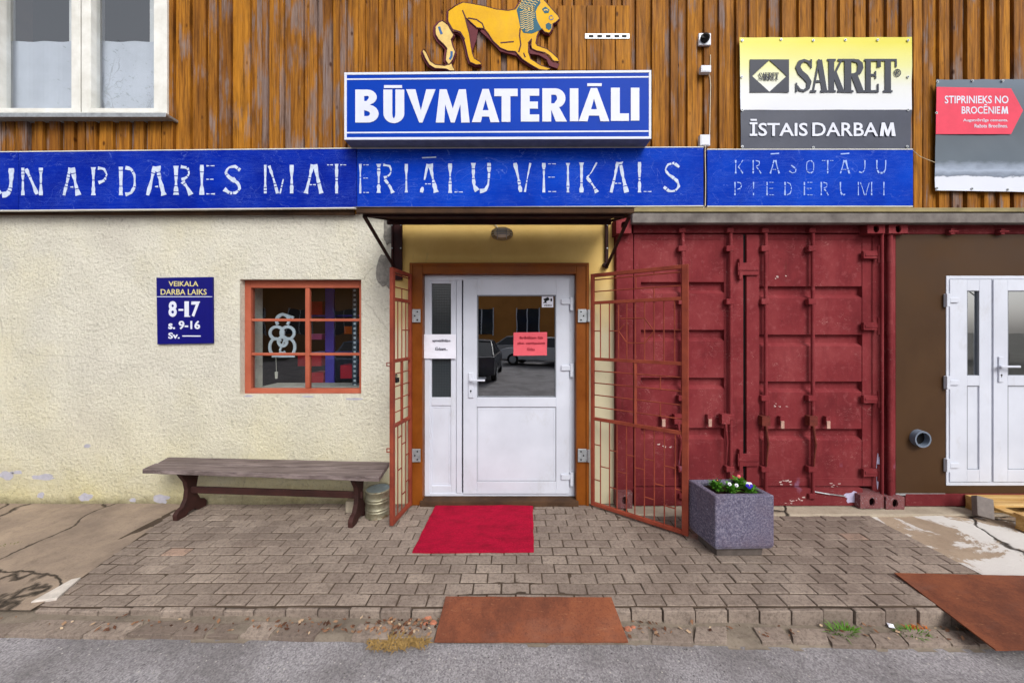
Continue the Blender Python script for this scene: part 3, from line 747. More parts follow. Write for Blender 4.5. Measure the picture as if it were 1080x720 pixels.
# things stuck on the door
def sheet_mb(u0, v0, u1, v1, y, tilt=0, th=.001, curl=.003):
    mb = MB(); n = 8; a = P(u0, v0, y); b = P(u1, v1, y)
    for j in range(n+1):
        for i in range(n+1):
            s, t = i/n, j/n; x = a.x+(b.x-a.x)*s; z = a.z+(b.z-a.z)*t
            mb.v.append((x+tilt*(z-a.z), y-curl*abs(noise.noise(Vector((x*9, z*9, 0))))*2, z+tilt*(x-a.x)))
    for j in range(n):
        for i in range(n): k = j*(n+1)+i; mb.f.append((k, k+n+1, k+n+2, k+1)); mb.r.append(.5)
    return mb
PAPER = simple('white_paper', srgb(228, 228, 240), .8, var=.04, bumpy=0)
PINK = simple('pink_paper', srgb(226, 96, 108), .8, var=.06, bumpy=0)
INK = simple('dark_ink', srgb(60, 58, 74), .8, var=0, bumpy=0)
n_ = thing('notice', 'white paper notice taped across the narrow side glass of the door', 'notice', P(446.5, 378, yl-.004))
obj('sheet', sheet_mb(446.5, 352.5, 481, 378, yl-.004), PAPER, n_)
obj('print', merge(text_mb('apmeklētājus', 456, 357.6, 475, 361, yl-.0115, .01), text_mb('lūdzam..', 459, 366, 472, 369.4, yl-.0115, .01)), INK, n_)
n_ = thing('notice', 'pink paper notice stuck on the entrance door glass', 'notice', P(541.7, 375, yd+.010))
obj('sheet', sheet_mb(541.7, 350.5, 577, 375, yd+.010, .01, curl=.002), PINK, n_)
obj('print', merge(text_mb('Strādājam līdz', 548, 354.5, 573, 358, yd+.003, .005), text_mb('plkst. septiņpadsmit', 546, 360.5, 575, 363.6, yd+.003, .005), text_mb('lūdzu', 556, 366.5, 564, 369.6, yd+.003, .005)), simple('dark_red_ink', srgb(140, 30, 48), .8, var=0, bumpy=0), n_)
n_ = thing('sticker', 'small white surveillance camera sticker on the entrance door glass', 'sticker', P(571, 324, yd+.012))
mb = MB(); mb.fbox(571.5, 312, 583.5, 324, yd+.012, yd+.0145); obj('sheet', mb, PAPER, n_)
mb = MB(); yy = yd+.0115
for pts in ([(573, 315.4), (578, 313.2), (580, 316), (575, 318.4)], [(574, 318), (575.5, 317.4), (577, 319.5), (572.6, 319.5)], [(580.2, 315), (582.4, 314.4), (582.4, 317.5), (580.8, 318)]): mb.pprism(pts, yy, yy+.0004)
mb = merge(mb, text_mb('VIDEO', 573.5, 321, 582, 323, yy, .03, .0004)); obj('print', mb, BLACK, n_)

# stuff inside the shop window
mb = MB()
def ring(mb, cx, cz, rx, rz, w_, y0, y1, a0=0, a1=360, n=22):
    pts = arc(cx, cz, rx, rz, a0, a1, n); mb.ribbon(pts, w_, y0, y1)
yo = .36; oc = P(297, 376, yo); s_ = (D+yo)/F
def op(u, v): p = P(u, v, yo); return p.x, p.z
k = 0
for (u, v, ru, rv, a0, a1) in ((291.5, 351, 7, 6.5, 0, 360), (303, 351, 7, 6.5, 0, 360), (290.5, 366, 6.5, 9, 40, 330), (304, 366, 6.5, 9, -150, 140), (297.5, 338, 6.5, 6.5, -40, 220), (297.5, 360, 4.5, 5, 0, 360)):
    x_, z_ = op(u, v); ring(mb, x_, z_, ru*s_, rv*s_, .030, yo+k*.0012, yo+.012+k*.0012, a0, a1); k += 1
mb.ribbon([op(286, 375.5), op(310, 375.5)], .028, yo+.008, yo+.02); mb.ribbon([op(291, 336), op(297, 331), (op(309, 335))], .028, yo+.009, yo+.021)
mb.ribbon([op(294, 370), op(301, 355)], .02, yo+.01, yo+.022)
cat_obj('ornament', mb, simple('white_fretwork', srgb(206, 216, 222), .6, var=.08, bumpy=0), 'white scrollwork ornament hanging inside the left half of the shop window', 'ornament', (oc.x, yo, oc.z))
mb = MB(); mb.tube([P(291, 376, yo+.02), P(291.5, 392, yo+.02)], .002, 6); mb.cyl(P(291.5, 392, yo+.02), P(291.5, 399, yo+.02), .016, .012, 10)
cat_obj('pull_cord', mb, simple('cord_white', srgb(210, 206, 190), .6, var=.05, bumpy=0), 'thin pull cord with a small white bob below the scrollwork ornament', 'cord', P(291.5, 399, yo+.02))
sh = thing('display_shelf', 'violet blue metal display stand behind the right half of the shop window', 'shelf', P(347, 412, .9) * 1)
VIO = simple('violet_metal', srgb(84, 72, 170), .4, var=.1, bumpy=0)
mb = MB(); mb.fbox(343, 300, 352, 430, .8, .83); obj('upright', mb, VIO, sh); 
mb = MB(); mb.fbox(371.5, 296, 376.5, 412, .42, .44); pr = obj('perforated_upright', mb, simple('grey_metal', srgb(60, 70, 78), .4, var=.1, bumpy=0), sh)
mb = MB()
for i in range(22): mb.fbox(372.9, 300+i*5, 375.2, 302.4+i*5, .417, .419)
obj('slots', mb, simple('slot_white', srgb(190, 200, 205), .5, var=0, bumpy=0), pr)
for v in (332, 372, 408):
    mb = MB(); mb.fbox(322, v, 392, v+1.6, .9, 1.25); obj('shelf_board', mb, VIO, sh)
REDB = simple('red_carton', srgb(176, 26, 36), .5, var=.1, bumpy=0); ORB = simple('orange_carton', srgb(196, 92, 20), .5, var=.1, bumpy=0); PKB = simple('pink_carton', srgb(190, 90, 140), .5, var=.1, bumpy=0)
for (u0, v0, u1, v1, mt, lab) in ((326, 318, 340, 331.8, REDB, 'red carton on the top shelf inside the shop window'),
                                 (325, 352, 339, 358, PKB, 'pink carton seen through the middle right pane of the shop window'),
                                 (363, 344, 371, 352, ORB, 'orange carton on the display shelf inside the shop window'),
                                 (314, 373.7, 339, 386, REDB, 'wide red carton under the middle shelf left of the violet upright'),
                                 (327, 393, 341, 407.8, REDB, 'red carton on the bottom shelf left of the violet upright'),
                                 (359, 385, 371, 399, REDB, 'red carton at the right edge of the shop window by the perforated upright')):
    mb = MB(); mb.fbox(u0, v0, u1, v1, .86, 1.1); mb.fbox(u0+1.5, v0+2, u1-1.5, v0+4.4, .857, .859, 1)
    cat_obj('carton', mb, mt, lab, 'box', P(u0, v1, .86), 'cartons on the shelves inside the shop window', bevel=.004)
# lit ceiling lamp inside
mb = MB(); a = P(282, 305, 1.9); mb.box(a.x-.0, 1.5, 2.58, a.x+.35, 2.6, 2.62)
lamp = thing('ceiling_lamp', 'lit warm ceiling lamp seen through the upper left pane of the shop window', 'lamp', (a.x, 2, 2.62))
obj('housing', mb, PVC, lamp)
mb = MB(); mb.box(a.x+.03, 1.52, 2.565, a.x+.32, 2.58, 2.579); obj('diffuser', mb, m_emit('lamp_glow', (1, .86, .55, 1), 8), lamp)
ld = bpy.data.lights.new('lamp_light', 'AREA'); ld.shape = 'RECTANGLE'; ld.size = .3; ld.size_y = 1.0; ld.energy = 9; ld.color = (1, .9, .75)
lo_ = bpy.data.objects.new('lamp_light', ld); COL.objects.link(lo_); lo_.parent = lamp; lo_.location = (.175, .05, -.07)
mb = MB()                                             # vertical radiator-grey jamb cloth at left inside
mb.fbox(263, 298, 276, 412, .34, .36)
cat_obj('curtain', mb, simple('grey_side_curtain', srgb(104, 108, 108), .9, var=.08, bumpy=0), 'narrow grey curtain hanging at the left edge inside the shop window', 'curtain', P(263, 412, .34))

# beam / gutter board below the cladding on the right, and under the fascia
mb = MB(); a = P(667, 224.5, -.19)
mb.box(a.x, -.19, P(0, 235, -.19).z, 9.3, -.12, a.z)
bb = obj('beam', mb, GREYW, B, bevel=.006)
mb = MB(); mb.box(P(668, 0, -.2).x, -.2, P(0, 223.3, -.2).z, 9.3, .0, P(0, 219, -.2).z); obj('flashing', mb, simple('olive_batten', srgb(140, 128, 92), .8, var=.25, scale=6), B, bevel=.003)
mb = MB(); mb.box(WX0, -.055, zc0-.02, P(376, 0).x, YC+.0, zc0+.02); obj('batten', mb, DARKW, B)

# ================================================================== SIGNS ON THE FASCIA
YF = -.105
def fascia(pts, label, mat=None):
    base = P(pts[3][0], pts[3][1], YF)
    t = thing('fascia_sign', label, 'sign', base)
    mb = MB(); mb.pprism(pts, YF, YF+.028); obj('board', mb, mat or BLUE, t, bevel=.002)
    mb = MB(); e = .9
    (a, b), (c, d), (e_, f), (g, h) = pts
    mb.pprism([(a, b-1), (c, d-1), (c, d-.1), (a, b-.1)], YF-.003, YF+.03); mb.pprism([(g, h+.1), (e_, f+.1), (e_, f+1.1), (g, h+1.1)], YF-.003, YF+.03)
    obj('edge_trim', mb, OLDWHITE, t)
    return t
f1 = fascia([(-160, 162), (19.4, 160.5), (19.4, 221.3), (-160, 222)], 'blue painted fascia board at the far left edge with a worn white letter U')
f2 = fascia([(20, 160.5), (376, 156.8), (376, 218.5), (20, 221.3)], 'long blue fascia board over the stucco reading N APDARES MAT in worn white letters')
f3 = fascia([(376.6, 157), (742, 155.6), (742, 216.6), (376.6, 218.5)], 'long blue fascia board over the door reading ERIALU VEIKALS in worn white letters', BLUE2)
f4 = fascia([(746, 158), (963, 158), (963, 217), (746, 217)], 'short scratched blue board reading KRASOTAJU PIEDERUMI in faint letters above the red container', BLUE2)
ST = {  # stencil strokes: polyline in a unit box, relative width (of letter width)
 'A': [([(.12, 0), (.30, .5), (.45, 1)], .26), ([(.58, 1), (.72, .5), (.9, 0)], .36), ([(.32, .3), (.62, .3)], .10)],
 'U': [([(.14, 1), (.14, .5), (.18, .2), (.32, .04)], .30), ([(.44, .03), (.68, .05), (.82, .25), (.86, .6), (.86, 1)], .26)],
 'N': [([(.12, 0), (.12, .5), (.12, 1)], .18), ([(.25, .96), (.5, .5), (.72, .04)], .20), ([(.88, 0), (.88, .5), (.88, 1)], .2)],
 'P': [([(.2, 0), (.2, .5), (.2, 1)], .26), ([(.42, .97), (.7, .95), (.85, .75), (.72, .52), (.45, .45)], .20)],
 'D': [([(.2, 0), (.2, .5), (.2, 1)], .30), ([(.42, .97), (.68, .93), (.86, .7), (.86, .3), (.68, .07), (.42, .03)], .22)],
 'R': [([(.2, 0), (.2, .5), (.2, 1)], .28), ([(.42, .97), (.72, .93), (.82, .76), (.68, .58), (.45, .53)], .2), ([(.5, .46), (.72, .25), (.88, 0)], .26)],
 'E': [([(.2, 0), (.2, .5), (.2, 1)], .30), ([(.46, .97), (.9, .97)], .10), ([(.46, .52), (.84, .52)], .09), ([(.46, .03), (.92, .03)], .10)],
 'S': [([(.84, .82), (.6, .96), (.3, .9), (.2, .72), (.36, .58), (.6, .46)], .22), ([(.5, .52), (.74, .38), (.84, .22), (.7, .06), (.4, .03), (.14, .18)], .26)],
 'M': [([(.08, 0), (.08, .5), (.08, 1)], .13), ([(.2, .97), (.34, .5), (.46, 0)], .13), ([(.54, 0), (.64, .5), (.76, .95)], .08), ([(.9, 0), (.9, .5), (.9, 1)], .16)],
 'T': [([(.5, 0), (.5, .5), (.5, 1)], .26), ([(.0, .97), (.3, .97)], .09), ([(.7, .97), (1, .97)], .09)],
 'I': [([(.5, 0), (.5, .5), (.5, 1)], .9)],
 'L': [([(.25, 0), (.25, .5), (.25, 1)], .32), ([(.5, .03), (.95, .03)], .10)],
 'V': [([(.14, 1), (.3, .5), (.42, 0)], .30), ([(.62, 0), (.74, .5), (.88, 1)], .16)],
 'K': [([(.18, 0), (.18, .5), (.18, 1)], .28), ([(.85, 1), (.6, .65), (.42, .5)], .13), ([(.42, .5), (.68, .25), (.86, 0)], .24)],
 'O': [([(.45, .97), (.2, .85), (.14, .5), (.2, .15), (.45, .03)], .22), ([(.55, .97), (.8, .85), (.86, .5), (.8, .15), (.55, .03)], .22)],
 'J': [([(.75, 1), (.75, .4), (.65, .1), (.4, .02), (.2, .12)], .24)],
}
def stencil(mb, ch, u0, u1, v0, v1, y, wear, wmul=1.0, flare=.55):
    wear2 = wear
    W = u1-u0
    for si, (pts, wd) in enumerate(ST[ch]):
        y = y-.0004
        # resample and cut in pieces with small gaps
        L = [0]
        P2 = [(u0+p[0]*W, v1-p[1]*(v1-v0)) for p in pts]
        for a, b in zip(P2, P2[1:]): L.append(L[-1]+math.hypot(b[0]-a[0], b[1]-a[1]))
        tot = L[-1]; n = max(2, int(tot/3.2)); samp = []
        for i in range(n+1):
            d = tot*i/n; k = 0
            while k < len(L)-2 and L[k+1] < d: k += 1
            t = (d-L[k])/(L[k+1]-L[k] or 1); a, b = P2[k], P2[k+1]
            fl = (1-flare) + flare*(abs(2*i/n-1))**.8
            samp.append((a[0]+(b[0]-a[0])*t, a[1]+(b[1]-a[1])*t, wd*W*wmul*fl*random.uniform(1-wear*.95, 1.15)))
        cur = []; cut = max(1, random.randint(1, n-1))
        for i, q in enumerate(samp):
            cur.append(q)
            gap = (i == cut or random.random() < .10+wear*.18)
            if (gap and len(cur) > 1) or i == n:
                if len(cur) > 1 and random.random() > wear*.05:
                    if i != n:
                        x0, y0, w0 = cur[-2]; x1, y1, w1 = cur[-1]; cur[-1] = (x0+(x1-x0)*.72, y0+(y1-y0)*.72, w1)
                    xz = [P(c[0], c[1], y) for c in cur]; kk = (D+y)/F
                    mb.ribbon([(p.x, p.z) for p in xz], [max(.6, c[2])*kk for c in cur], y, y+.002)
                cur = [q]
random.seed(21)
def word(parent, items, y, wear, wmul=1., mat=WORNW, name='letter'):
    for it in items:
        mb = MB()
        ch, u0, u1, v0, v1 = it[:5]; stencil(mb, ch, u0, u1, v0, v1, y, wear, wmul)
        if len(it) > 5:
            p0, p1 = P(u0+(u1-u0)*.15, v0-6.5, y), P(u0+(u1-u0)*.9, v0-7.2, y)
            mb.ribbon([(p0.x, p0.z), (p1.x, p1.z)], .011, y, y+.002)
        obj(name, mb, mat, parent)
yl_ = YF-.002
word(f1, [('U', -8, 15, 177.5, 206.5)], yl_, .1)
word(f2, [('N', 21, 46, 177, 206), ('A', 65, 84.5, 177, 206), ('P', 94, 116, 176.5, 206), ('D', 123, 145, 176, 206), ('A', 153, 175, 175.5, 206), ('R', 181, 204, 175, 205.5), ('E', 209, 228, 174, 205.5), ('S', 233, 257, 174, 205),
          ('M', 277, 311, 174, 204), ('A', 320, 341, 173.5, 204), ('T', 345, 365, 173, 204)], yl_, .38, .84)
word(f3, [('E', 377.5, 390, 173, 204), ('R', 395, 417, 173, 203.5), ('I', 425.5, 431.5, 173, 203), ('A', 442, 462, 173, 203, 1), ('L', 470, 489, 172.5, 203.5), ('U', 496, 519, 172, 202.5),
          ('V', 540, 562, 172, 202.5), ('E', 570, 588, 172, 203), ('I', 596, 602, 172, 203), ('K', 609, 633, 171.5, 203), ('A', 642, 663, 171, 203), ('L', 670, 688, 171, 203), ('S', 697, 720, 170.5, 203)], yl_, .5, .74)
FADED = simple('faded_lettering', srgb(150, 176, 232), .5, var=.2, scale=20, bumpy=0)
word(f4, [('K', 774, 785, 169, 183), ('R', 792, 804, 169, 183), ('A', 811, 823, 169, 183, 1), ('S', 831, 842, 169, 183), ('O', 849, 860, 169, 183), ('T', 867, 879, 169, 183), ('A', 885, 897, 169, 183, 1), ('J', 904, 915, 169, 183), ('U', 923, 936, 169, 183),
          ('P', 773, 784, 192, 206), ('I', 793.5, 796, 192, 206), ('E', 807, 817, 192, 206), ('D', 826, 836, 192, 206), ('E', 846, 858, 192, 206), ('R', 864, 875, 192, 206), ('U', 885, 895, 192, 206), ('M', 904, 921, 192, 206), ('I', 931, 933.5, 192, 206)], yl_, .5, .55, FADED)

# light box sign over the door
LB = thing('light_box_sign', 'big blue box sign with heavy white letters BUVMATERIALI above the door', 'sign', P(363, 147, -.26))
yb0, yb1 = -.26, -.11
c = [(363, 76.5), (687, 74), (687, 146.5), (363, 147.5)]
mb = MB(); mb.pprism(c, yb0+.004, yb1); obj('case', mb, simple('box_side_metal', srgb(120, 122, 128), .5, .3, .2, 10), LB, bevel=.002)
mb = MB()
def pframe(mb, c, t, yf_, yb_):
    (a, b), (c_, d), (e, f), (g, h) = c
    mb.pprism([(a, b), (c_, d), (c_, d+t), (a, b+t)], yf_, yb_); mb.pprism([(g, h-t), (e, f-t), (e, f), (g, h)], yf_, yb_)
    mb.pprism([(a, b+t), (a+t, b+t), (g+t, h-t), (g, h-t)], yf_, yb_); mb.pprism([(c_-t, d+t), (c_, d+t), (e, f-t), (e-t, f-t)], yf_, yb_)
pframe(mb, c, 2.6, yb0-.004, yb0+.003); obj('rim', mb, WHITE, LB, bevel=.002)
mb = MB(); mb.pprism([(365.6, 79.1), (684.4, 76.6), (684.4, 143.9), (365.6, 144.9)], yb0, yb0+.003); obj('face', mb, SIGNBLUE, LB)
mb = MB(); yy = yb0-.0015
mb.pprism([(365.7, 83.0), (684.3, 80.5), (684.3, 82.0), (365.7, 84.5)], yy, yb0-.0002); mb.pprism([(365.7, 139.3), (684.3, 137.6), (684.3, 139.1), (365.7, 140.8)], yy, yb0-.0002)
objs('stripe', mb, WHITE, LB)
def heavy(ch, w_, h_, t):
    if ch == 'I': return [[(0, 0), (w_, 0), (w_, h_), (0, h_)]]
    if ch == 'L': return [[(0, 0), (w_, 0), (w_, t*.85), (t, t*.85), (t, h_), (0, h_)]]
    if ch == 'T': m = w_/2; return [[(m-t/2, 0), (m+t/2, 0), (m+t/2, h_-t*.85), (w_, h_-t*.85), (w_, h_), (0, h_), (0, h_-t*.85), (m-t/2, h_-t*.85)]]
    if ch == 'E': a = t*.8; m = h_/2; return [[(0, 0), (w_, 0), (w_, a), (t, a), (t, m-a/2), (w_*.93, m-a/2), (w_*.93, m+a/2), (t, m+a/2), (t, h_-a), (w_, h_-a), (w_, h_), (0, h_)]]
    if ch == 'V': m = w_/2; return [[(m-5, 0), (m+5, 0), (w_, h_), (w_-t*1.05, h_), (m, h_*.36), (t*1.05, h_), (0, h_)]]
    if ch == 'A': m = w_/2; return [[(0, 0), (t, 0), (t+4.5, h_*.17), (w_-t-4.5, h_*.17), (w_-t, 0), (w_, 0), (m+10, h_), (m-10, h_)], [(m-9.5, h_*.36), (m+9.5, h_*.36), (m, h_*.68)]]
    if ch == 'M': m = w_/2; return [[(0, 0), (t*.95, 0), (t*1.05, h_*.55), (m-6, 0), (m+6, 0), (w_-t*1.05, h_*.55), (w_-t*.95, 0), (w_, 0), (w_-12, h_), (w_-t-6, h_), (m, h_*.42), (t+6, h_), (12, h_)]]
    if ch == 'U': r = w_/2; return [[(0, h_)] + arc(r, r*.95, r, r*.95, 180, 360, 16) + [(w_, h_), (w_-t, h_)] + arc(r, r*.98, r-t, r*.72-t*.25, 0, -180, 12) + [(t, h_)]]
    if ch == 'B':
        hm = h_*.54
        out = [(0, 0)] + [(w_*.5, 0)] + arc(w_*.55, hm*.5, w_*.45, hm*.5, -80, 80, 8) + arc(w_*.52, (hm+h_)/2, w_*.40, (h_-hm)/2, -70, 90, 8) + [(0, h_)]
        return [out, [(t, t*.72), (w_*.5, t*.72)] + arc(w_*.5, hm*.5, w_*.13, hm*.5-t*.72, -60, 60, 4) + [(w_*.5, hm-t*.72), (t, hm-t*.72)][0:0] + [(t, hm-t*.6)],
                [(t, hm+t*.42), (w_*.48, hm+t*.42)] + arc(w_*.48, (hm+h_)/2-1, w_*.10, max(3, (h_-hm)/2-t*.62), -50, 50, 4) + [(w_*.48, h_-t*.72), (t, h_-t*.72)]]
    if ch == 'R':
        hm = h_*.40
        out = [(0, 0), (t, 0), (t, h_*.36), (w_-t*1.25, 0), (w_, 0), (w_*.68, hm+4)] + arc(w_*.52, (hm+h_)/2, w_*.42, (h_-hm)/2, -55, 90, 10) + [(0, h_)]
        return [out, [(t, hm+t*.55), (w_*.48, hm+t*.55)] + arc(w_*.48, (hm+h_)/2+1, w_*.12, (h_-hm)/2-t*.7, -55, 55, 4) + [(w_*.48, h_-t*.72), (t, h_-t*.72)]]
mb = MB()
for ch, x0, x1, yt, ybm in (('B', 44, 118, 284, 388), ('U', 133, 199, 284, 390), ('V', 205, 298, 283, 388), ('M', 299, 406, 283, 388), ('A', 413, 500, 282, 387), ('T', 484, 558, 281, 386), ('E', 568, 626, 281, 385),
                          ('R', 636, 714, 280, 385), ('I', 723, 750, 280, 384), ('A', 751, 848, 279, 384), ('L', 853, 910, 278, 383), ('I', 916, 943, 278, 382)):
    W_, H_ = x1-x0, ybm-yt
    if (ch, x0) == ('T', 484): loops = heavy(ch, W_, H_, 28)
    else: loops = heavy(ch, W_, H_, 28)
    yy = yb0-.004 - (.0006 if ch in 'AV' else 0)
    lp = [[(lambda p: (p.x, p.z))(P(360+(x0+a)/3, (ybm-b)/3, yy)) for a, b in l] for l in loops]
    mb = MB(); mb.prism(lp, yy, yb0-.0002); obj('letter', mb, WHITE, LB)
for x0, x1, yt in ((135, 192, 270), (778, 824, 264)): mb = MB(); mb.fbox(360+x0/3, yt/3, 360+x1/3, yt/3+3.0, yb0-.004, yb0-.0002); obj('macron', mb, WHITE, LB)

# opening hours sign
HS = thing('opening_hours_sign', 'small dark blue opening hours sign on the stucco wall left of the window', 'sign', P(165.5, 363, -.02))
NAVY = simple('navy_sign', srgb(14, 14, 104), .35, var=.08, bumpy=0)
YT = simple('yellow_lettering', srgb(206, 196, 130), .5, var=0, bumpy=0)
ys = -.022; c = lambda x: 155+x/8.475; d_ = lambda y: 285+y/8.475
mb = MB(); mb.pprism([(164.8, 292.8), (223.8, 292), (224.3, 362), (165.8, 363)], ys, -.001); obj('plate', mb, NAVY, HS, bevel=.002)
yt = ys-.0015
obj('heading', merge(text_mb('VEIKALA', c(193), d_(98), c(458), d_(143), yt, .01, .0012), text_mb('DARBA LAIKS', c(122), d_(168), c(533), d_(219), yt, .01, .0012)), YT, HS)
mb = MB(); mb.fbox(c(88), d_(233), c(583), d_(239), yt, ys-.0002); mb.fbox(c(315), d_(582), c(480), d_(592), yt, ys-.0002)
serif = MB()
for (a, b, e, f) in ((334, 408, 385, 416), (397, 278, 472, 290), (395, 278, 402, 305)): serif.fbox(c(a), d_(b), c(e), d_(f), yt-.0008, ys-.0002)
obj('hours', merge(text_mb('8', c(192), d_(275), c(266), d_(416), yt, .035, .0012), text_mb('-', c(282), d_(345), c(325), d_(362), yt, .02, .0012), text_mb('1', c(335), d_(277), c(374), d_(414), yt, .04, .0012), text_mb('7', c(395), d_(279), c(472), d_(415), yt, .03, .0012),
    text_mb('s. 9-16', c(190), d_(450), c(475), d_(527), yt, .03, .0012), text_mb('Sv.', c(190), d_(556), c(292), d_(611), yt, .03, .0012), mb, serif), WHITE, HS)

# banners
def banner_mb(c4, y, amp=.004, n=26, m=18, seed=0):
    q = [P(a, b, y) for a, b in c4]; mb = MB()
    for j in range(m+1):
        for i in range(n+1):
            s, t = i/n, j/m
            p = (q[0]*(1-s)+q[1]*s)*(1-t) + (q[3]*(1-s)+q[2]*s)*t
            edge = min(1, 6*min(t, 1-t))
            yy = y + amp*noise.noise(Vector((p.x*3+seed, p.z*5, seed))) + amp*.6*noise.noise(Vector((p.x*9+p.z*6, seed, 1)))
            sag = .004*abs(math.sin(s*5*PI))*(1 if j == 0 else 0)
            mb.v.append((p.x, yy, p.z-sag))
    for j in range(m):
        for i in range(n): k = j*(n+1)+i; mb.f.append((k, k+n+1, k+n+2, k+1)); mb.r.append(t)
    return mb
def eyelets(t, pts, y):
    mb = MB()
    for u, v in pts: p = P(u, v, y); mb.cyl(p, p+Vector((0, .006, 0)), .012, n=12)
    objs('eyelet', mb, GALV, t)
    mb = MB()
    for u, v in pts: p = P(u, v, y-.001); mb.cyl(p, p+Vector((0, .003, 0)), .006, n=10)
    objs('nail_head', mb, BLACK, t)
ySB = -.075
SB = thing('banner', 'yellow and white banner over dark grey with SAKRET in large charcoal letters', 'banner', P(781, 157, ySB))
mg = Mat('yellow_white_print', .45, spec=.4); zz = mg.z(); zt = P(0, 39, ySB).z-P(0, 157, ySB).z
mg.color(mg.mix(mg.math('MULTIPLY', mg.noise(5, 4), .08), mg.ramp(mg.math('DIVIDE', zz, zt), [(.34, srgb(206, 209, 220)), (.55, srgb(208, 210, 208)), (.74, srgb(208, 208, 136)), (.95, srgb(206, 198, 30))]), srgb(180, 180, 170)))
top = banner_mb([(780, 39.5), (962, 39), (961.5, 116), (781, 116)], ySB, seed=1); obj('print_top', top, mg.m, SB, smooth='all')
GREYV = simple('dark_grey_vinyl', srgb(66, 70, 84), .4, var=.08, bumpy=.05)
obj('print_bottom', banner_mb([(781, 116), (961.5, 116), (960, 157.6), (781.5, 157)], ySB, seed=1.0), GREYV, SB, smooth='all')
cc = lambda x: 775+x/5.333; dd = lambda y: 30+y/5.333
INKG = simple('charcoal_print', srgb(52, 56, 68), .5, var=.05, bumpy=0)
ytx = ySB-.007
SERIF = {
 'S': ([([(88, 150), (76, 172), (52, 180), (28, 170), (16, 142), (30, 112), (60, 86), (80, 58), (74, 26), (50, 9), (26, 14), (10, 38)], [12, 16, 16, 24, 30, 32, 34, 30, 22, 14, 14, 10]), ([(92, 186), (92, 136)], 9), ([(7, 54), (7, 2)], 9)]),
 'A': ([([(12, 6), (50, 186)], 11), ([(52, 182), (84, 6)], 32), ([(26, 62), (70, 62)], 12), ([(-6, 6), (32, 6)], 12), ([(58, 6), (110, 6)], 12)]),
 'K': ([([(28, 0), (28, 188)], 32), ([(2, 182), (54, 182)], 12), ([(2, 6), (54, 6)], 12), ([(88, 182), (42, 96)], 12), ([(44, 112), (88, 6)], 30), ([(66, 182), (106, 182)], 12), ([(64, 6), (108, 6)], 12)]),
 'R': ([([(28, 0), (28, 188)], 32), ([(2, 6), (54, 6)], 12), ([(2, 182), (60, 182)], 12), ([(50, 180), (74, 176), (86, 160), (88, 138), (80, 112), (60, 100), (36, 98)], [12, 18, 26, 28, 22, 14, 12]), ([(58, 98), (88, 6)], 30), ([(72, 6), (108, 6)], 12)]),
 'E': ([([(28, 0), (28, 188)], 34), ([(2, 182), (98, 182)], 12), ([(2, 6), (98, 6)], 12), ([(28, 98), (74, 98)], 12), ([(93, 188), (93, 140)], 10), ([(93, 0), (93, 48)], 10), ([(76, 120), (76, 76)], 10)]),
 'T': ([([(50, 0), (50, 188)], 34), ([(0, 182), (100, 182)], 12), ([(5, 188), (5, 142)], 10), ([(95, 188), (95, 142)], 10), ([(24, 6), (76, 6)], 12)])}
def serif_word(mb, letters, y, v0, v1, kx):
    s = (D+y)/F; k = 0
    for ch, x0, x1 in letters:
        sx = (x1-x0)/100
        for pts, wd in SERIF[ch]:
            yy = y - .0002*(k % 9); k += 1
            q = []
            for (a, b) in pts: p = P(cc(x0+a*sx), dd(v1-(v1-v0)*b/188), yy); q.append((p.x, p.z))
            f = kx*s/5.333; vert = abs(q[-1][0]-q[0][0]) < abs(q[-1][1]-q[0][1])
            ws = [w*f*(sx if vert else (v1-v0)/188) for w in (wd if isinstance(wd, list) else [wd]*len(pts))]
            mb.ribbon(q, ws, yy, y+.002)
mb = MB(); serif_word(mb, [('S', 340, 438), ('A', 430, 520), ('K', 518, 612), ('R', 604, 722), ('E', 728, 812), ('T', 812, 912)], ytx, 172, 360, 1.0)
serif_word(mb, [('S', 134, 153), ('A', 151, 172), ('K', 170, 191), ('R', 189, 211), ('E', 211, 228), ('T', 227, 248)], ytx-.003, 249, 289, .8)
mb.prism([[(lambda p: (p.x, p.z))(P(cc(a), dd(b), ytx)) for a, b in lp] for lp in ([(85, 175), (305, 175), (305, 360), (85, 360)], [(195, 178), (292, 268), (195, 357), (97, 268)])], ytx, ytx+.002)
def heavy_m(fx, fy, x0, x1, y0, y1, y):
    m = MB(); lp = heavy('M', 92, 105, 24)[0]
    q = [P(fx(x0+(x1-x0)*a/92), fy(y1-(y1-y0)*b/105), y) for a, b in lp]; return m.prism([(p.x, p.z) for p in q], y, y+.001)
reg = merge(mb, text_mb('®', cc(895), dd(228), cc(936), dd(272), ytx, .01, .001))
obj('logo', reg, INKG, SB)
obj('slogan', merge(text_mb('ĪSTAIS', cc(84), dd(510), cc(410), dd(606), ytx, .017, .001), text_mb('DARBA', cc(436), dd(530), cc(806), dd(606), ytx, .014, .001), heavy_m(cc, dd, 815, 905, 530, 606, ytx)), WHITE, SB)
eyelets(SB, [(783, 42.5), (824, 41.5), (858, 42.5), (892, 42), (926, 42), (958, 42.5), (782.5, 81), (958, 81), (783, 116), (958, 116), (783, 154.5), (858, 155.5), (957, 154.5)], ySB-.008)
yBB = -.07
BB = thing('banner', 'grey banner with pink arrow panel reading STIPRINIEKS NO BROCENIEM at the right edge', 'banner', P(987, 201, yBB))
ce = lambda x: 975+x/5.143; de = lambda y: 70+y/5.143
mg = Mat('snow_cloud_print', .45, spec=.4)
